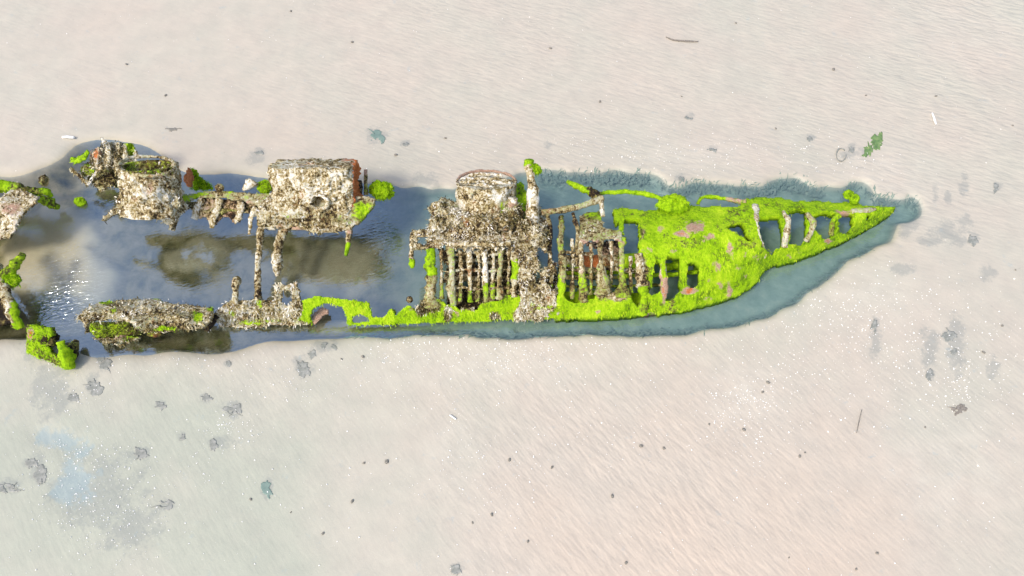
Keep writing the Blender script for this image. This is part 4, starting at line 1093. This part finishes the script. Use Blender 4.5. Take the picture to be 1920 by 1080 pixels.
T = thing('broken_bracket', 'mossy V shaped iron bracket with orange rust corner, alone on sand at lower left', 'wreckage', Wd(90, 660, 0))
u1 = mesh_obj('mossy_plate', plate([(45, 662), (48, 628), (51, 607), (62, 608), (95, 612), (98, 628), (86, 648), (94, 660), (108, 664), (118, 676), (130, 690), (115, 690), (94, 679), (60, 668)], lambda x, y: .12 + .25 * sstep(680, 615, y), thick=.12, amp=.05, big=.05, moss=.6,
                                   bare=lambda x, y: ell(x, y, [(56, 626, 9, 14, 1.5)]), tone=lambda x, y: .25 * (x < 52), seed=160), IRON, T)
u2 = mesh_obj('mossy_arm', tube([(114, 640, .4, 7), (120, 655, .34, 11), (126, 672, .24, 12), (130, 690, .12, 8)], amp=.35, moss=.95, seed=161), IRON, T)
u3 = mesh_obj('shade_lump', lump(92, 636, .2, .12, .12, .12, tone=-.3, moss=.2, amp=.5, seed=162), IRON, T)  # black lumps stand in for shade on the bracket's right sides
mesh_obj('shade_lump', lump(134, 660, .16, .08, .2, .1, tone=-.3, moss=.3, amp=.5, seed=163), IRON, T)
tag(mesh_obj('seaweed', tufts([u1, u2], 700, (.012, .035), .008, .5, .8, (.3, -.3, -.4), seed=15, tint=(0, .65)), WEED, T), kind='stuff')

o = mesh_obj('mossy_rock', lump(150, 378, .03, .09, .075, .09, amp=.4, seed=170, moss=.9), IRON)
tag(o, 'small green mossy rock poking out of the blue pool', 'rock')
o = mesh_obj('mossy_rock', lump(81, 337, .02, .07, .1, .06, amp=.4, seed=171, moss=.35, tone=-.02), IRON)
tag(o, 'small grey barnacled rock at the pool edge above the cut off hull piece', 'rock')

# ------------------------------------------------------------------ weed fringe along the pool's edge
def fringe():
    r = np.random.default_rng(77)
    P, D, L = [], [], []
    north = [(1005, 326), (1060, 328), (1130, 327), (1200, 329), (1232, 335), (1260, 356), (1302, 345), (1350, 349), (1400, 354), (1440, 353), (1460, 340), (1500, 340), (1530, 356),
             (1585, 357), (1600, 350), (1620, 350), (1650, 370), (1690, 380), (1715, 372), (1722, 400)]
    for (x0, y0), (x1, y1) in zip(north[:-1], north[1:]):
        n = int(math.hypot(x1 - x0, y1 - y0) * 2.4)
        for _ in range(n):
            t = r.random()
            if f2(x0 + (x1 - x0) * t, 0., .03, 2, 12) < r.normal(-.05, .12):
                continue
            P.append((x0 + (x1 - x0) * t + r.normal(0, 3), y0 + (y1 - y0) * t + r.normal(5, 6)))
            D.append(r.normal(math.radians(60), .55))
            L.append(r.uniform(.02, .10))
    south = [(650, 628), (850, 622), (950, 628), (1100, 622), (1220, 622), (1330, 614), (1420, 597), (1480, 570), (1540, 525), (1590, 485), (1640, 460)]
    for (x0, y0), (x1, y1) in zip(south[:-1], south[1:]):
        n = int(math.hypot(x1 - x0, y1 - y0) * .5)
        for _ in range(n):
            t = r.random()
            P.append((x0 + (x1 - x0) * t + r.normal(0, 3), y0 + (y1 - y0) * t + r.normal(-1, 3)))
            D.append(r.normal(math.radians(200), .5))
            L.append(r.uniform(.04, .12))
    P, D, L = np.array(P), np.array(D), np.array(L)
    n = len(P)
    B = Wd(P[:, 0], P[:, 1], .03)
    B[:, 2] = np.maximum(gz(B[:, 0], B[:, 1]), -.035) + .004
    d = np.stack([np.cos(D), np.sin(D), D * 0], 1)
    s = np.stack([-np.sin(D), np.cos(D), D * 0], 1)
    wd = r.uniform(.004, .011, n)[:, None]
    zz = np.array([0, 0, 1.])
    up = r.uniform(.0, .015, n)[:, None] * zz
    mid = B + d * L[:, None] * .5 + up
    tip = B + d * L[:, None] + s * r.normal(0, .25, n)[:, None] * L[:, None]
    mid[:, 2] = np.maximum(gz(mid[:, 0], mid[:, 1]), -.03) + r.uniform(.004, .016, n)
    tip[:, 2] = np.maximum(gz(tip[:, 0], tip[:, 1]), -.03) + r.uniform(.004, .012, n)
    V = np.stack([B - s * wd, B + s * wd, mid - s * wd, mid + s * wd, tip - s * wd * .2, tip + s * wd * .2], 1).reshape(-1, 3)
    b = np.arange(n)[:, None] * 6
    o = mesh_obj('eelgrass', {'V': V, 'Q': np.concatenate([b + np.array([[0, 1, 3, 2]]), b + np.array([[2, 3, 5, 4]])])}, M_TEALWEED)
    tag(o, 'ragged teal weed fringing the pool beside the green bow', 'seaweed', kind='stuff')


fringe()


# ------------------------------------------------------------------ things lying on the sand
def clump(px, py, rx, ry, label, mat, seed, n=40, name='seaweed_clump', cat='seaweed'):
    """limp flattened weed: a ragged mat with holes and a few loose strands"""
    r = np.random.default_rng(seed)
    th = np.linspace(0, 2 * np.pi, 40, endpoint=False)
    rr = 1 + .75 * f2(np.cos(th) * 2 + seed, np.sin(th) * 2, 1., 4, seed)
    poly = [(px + rx * 1.05 * q * math.cos(a), py + ry * 1.05 * q * math.sin(a)) for a, q in zip(th, rr)]
    m1 = plate(poly, .05, thick=.02, step=1.6, amp=.0015, freq=14, edge=3, seed=seed, down=(0, 0, -1),
               ragged=(lambda x, y: f2(x, y, .15, 3, seed + 4) > -.34) if rx > 15 else None)
    k = scl(px, py, 0)
    parts = [{'V': m1['V'], 'Q': m1['Q']}]
    for _ in range(int(rx / 11)):
        a = r.uniform(0, 6.28)
        b_ = a + r.normal(0, .5)
        x0, y0 = px + rx * .5 * math.cos(a), py + ry * .5 * math.sin(a)
        x1, y1 = x0 + rx * .6 * math.cos(a), y0 + ry * .6 * math.sin(a)
        x2, y2 = x1 + rx * .5 * math.cos(b_), y1 + ry * .5 * math.sin(b_)
        q = tube([(x0, y0, .05, 1.4), (x1, y1, .05, 1.1), (x2, y2, .048, .5)], n=5, amp=.3, flat=.5, seed=seed)
        parts.append({'V': q['V'], 'Q': q['Q']})
    M = join(*parts)
    M['V'][:, 2] += gz(M['V'][:, 0], M['V'][:, 1]) - .0455
    return tag(mesh_obj(name, M, mat), label, cat)


for i, (x, y, rx, ry, mat, lab) in enumerate(CLUMPS):
    mat = {'GW': M_GREYWEED, 'TW': M_TEALWEED, 'LW': M_GREENWEED, 'M_STICK': M_STICK, 'M_PEBBLE': M_PEBBLE}[mat]
    clump(x, y, rx, ry, lab, mat, 300 + i)


def stick(pts, label, mat=M_STICK, name='driftwood_twig', cat='twig'):
    M = tube([(x, y, .075, r) for x, y, r in pts], n=6, amp=.2, seed=int(pts[0][0]))
    return tag(mesh_obj(name, {'V': M['V'], 'Q': M['Q']}, mat), label, cat)


stick([(1249, 69, 1.0), (1262, 75, 1.5), (1285, 77, 1.8), (1309, 78, 1.2)], 'long thin grey twig lying alone on the upper sand')
stick([(1616, 768, .8), (1612, 785, 1.), (1606, 812, .8)], 'thin straight twig lying on the lower right sand')
stick([(1748, 212, 1.6), (1752, 223, 2.2), (1755, 233, 1.6)], 'short white stick on sand at the upper right', M_SHELL_GLINT, 'white_stick', 'stick')
stick([(117, 257, 2.4), (128, 257, 3.0), (139, 258, 2.4)], 'flat white slab on sand above the left pool', M_SHELL_GLINT, 'white_slab', 'slab')
stick([(843, 778, 1.2), (849, 782, 1.6), (855, 786, 1.2)], 'small white splinter on the sand below the middle of the wreck', M_SHELL_GLINT, 'white_stick', 'stick')
ring = (lambda th: tube([(1577 + 9 * math.cos(a), 290 + 13 * math.sin(a), .062, 1.0) for a in th], n=6, amp=.5, seed=5))(np.linspace(0, 5.6, 30))
tag(mesh_obj('pale_ring', {'V': ring['V'], 'Q': ring['Q']}, M_GREYWEED), 'broken grey ring half sunk in the sand above the bow', 'ring')

# pebbles: one mesh, many copies
pb = None
r5 = np.random.default_rng(5)
spots = [(237, 120), (660, 78), (1278, 180), (1624, 178), (1563, 130), (1380, 42), (1032, 90), (1755, 180), (1899, 235), (1125, 190), (742, 290), (835, 258), (1455, 240), (310, 178), (545, 20),
         (1330, 795), (1500, 855), (1510, 848), (1395, 805), (1645, 1037), (1606, 1067), (955, 862), (1035, 876), (922, 965), (886, 980), (682, 868), (725, 866), (660, 940), (1202, 836), (1245, 840), (640, 673), (680, 668),
         (1880, 610), (1845, 660), (1905, 505), (1736, 800), (1430, 735), (1440, 717), (545, 960), (470, 936), (605, 1000), (1148, 930), (990, 1015), (1174, 1055), (1480, 1045)]
for i, (x, y) in enumerate(spots):
    C = Wd(x, y, .065)
    if pb is None:
        M = lump(0, 0, 0, .022, .018, .012, amp=.5, seed=9, n=10, centre=C)
        pb = mesh_obj('pebble', {'V': M['V'], 'Q': M['Q']}, M_PEBBLE)
        o = pb
    else:
        o = pb.copy()
        COL.objects.link(o)
        o.location = (C[0], C[1], float(gz(C[0], C[1])) - .004)
        s = r5.uniform(.6, 1.35)
        o.scale = (s, s * r5.uniform(.7, 1.1), s)
        o.rotation_euler = (0, 0, r5.uniform(0, 6))
    tag(o, 'small dark pebble on the pale open sand away from the wreck', 'pebble', 'dark pebbles dotted over the sand')


# white flecks painted for sun glints, with some shell: nobody could count them
def glint_flecks():
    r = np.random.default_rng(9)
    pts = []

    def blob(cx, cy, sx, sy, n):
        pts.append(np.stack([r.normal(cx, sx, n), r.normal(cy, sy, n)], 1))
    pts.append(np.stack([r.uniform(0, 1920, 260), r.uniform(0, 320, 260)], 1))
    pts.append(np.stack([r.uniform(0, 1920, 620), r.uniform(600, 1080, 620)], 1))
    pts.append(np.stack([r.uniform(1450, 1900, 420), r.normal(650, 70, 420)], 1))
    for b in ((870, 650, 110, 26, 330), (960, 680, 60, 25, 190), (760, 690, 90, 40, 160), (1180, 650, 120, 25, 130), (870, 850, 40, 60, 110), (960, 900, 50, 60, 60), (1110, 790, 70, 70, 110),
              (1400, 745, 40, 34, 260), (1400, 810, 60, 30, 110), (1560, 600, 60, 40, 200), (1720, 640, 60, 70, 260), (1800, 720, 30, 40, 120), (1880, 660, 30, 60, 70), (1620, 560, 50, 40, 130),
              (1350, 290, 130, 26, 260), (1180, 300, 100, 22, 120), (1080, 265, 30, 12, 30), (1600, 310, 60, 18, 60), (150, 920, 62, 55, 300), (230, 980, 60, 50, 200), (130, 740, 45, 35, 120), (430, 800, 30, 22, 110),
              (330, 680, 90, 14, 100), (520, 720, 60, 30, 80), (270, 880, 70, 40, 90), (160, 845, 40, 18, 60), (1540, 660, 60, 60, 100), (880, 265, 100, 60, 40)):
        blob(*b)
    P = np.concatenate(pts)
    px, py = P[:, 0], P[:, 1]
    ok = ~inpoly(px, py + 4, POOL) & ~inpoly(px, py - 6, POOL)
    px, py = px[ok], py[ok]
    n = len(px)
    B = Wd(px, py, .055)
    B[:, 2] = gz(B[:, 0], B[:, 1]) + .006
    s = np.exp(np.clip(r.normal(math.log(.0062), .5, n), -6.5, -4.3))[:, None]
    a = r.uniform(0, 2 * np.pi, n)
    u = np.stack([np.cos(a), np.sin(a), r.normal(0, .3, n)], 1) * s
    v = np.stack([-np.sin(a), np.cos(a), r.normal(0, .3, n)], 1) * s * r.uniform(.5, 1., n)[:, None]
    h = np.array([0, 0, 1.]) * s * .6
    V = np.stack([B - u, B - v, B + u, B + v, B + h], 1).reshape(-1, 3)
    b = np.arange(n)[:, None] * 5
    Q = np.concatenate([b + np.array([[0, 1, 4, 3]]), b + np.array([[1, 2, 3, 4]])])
    o = mesh_obj('shell_and_glint_flecks', {'V': V, 'Q': Q}, M_SHELL_GLINT, smooth=False)
    tag(o, 'white flecks of shell and painted sun glint all over the wet sand', 'flecks', kind='stuff')


glint_flecks()
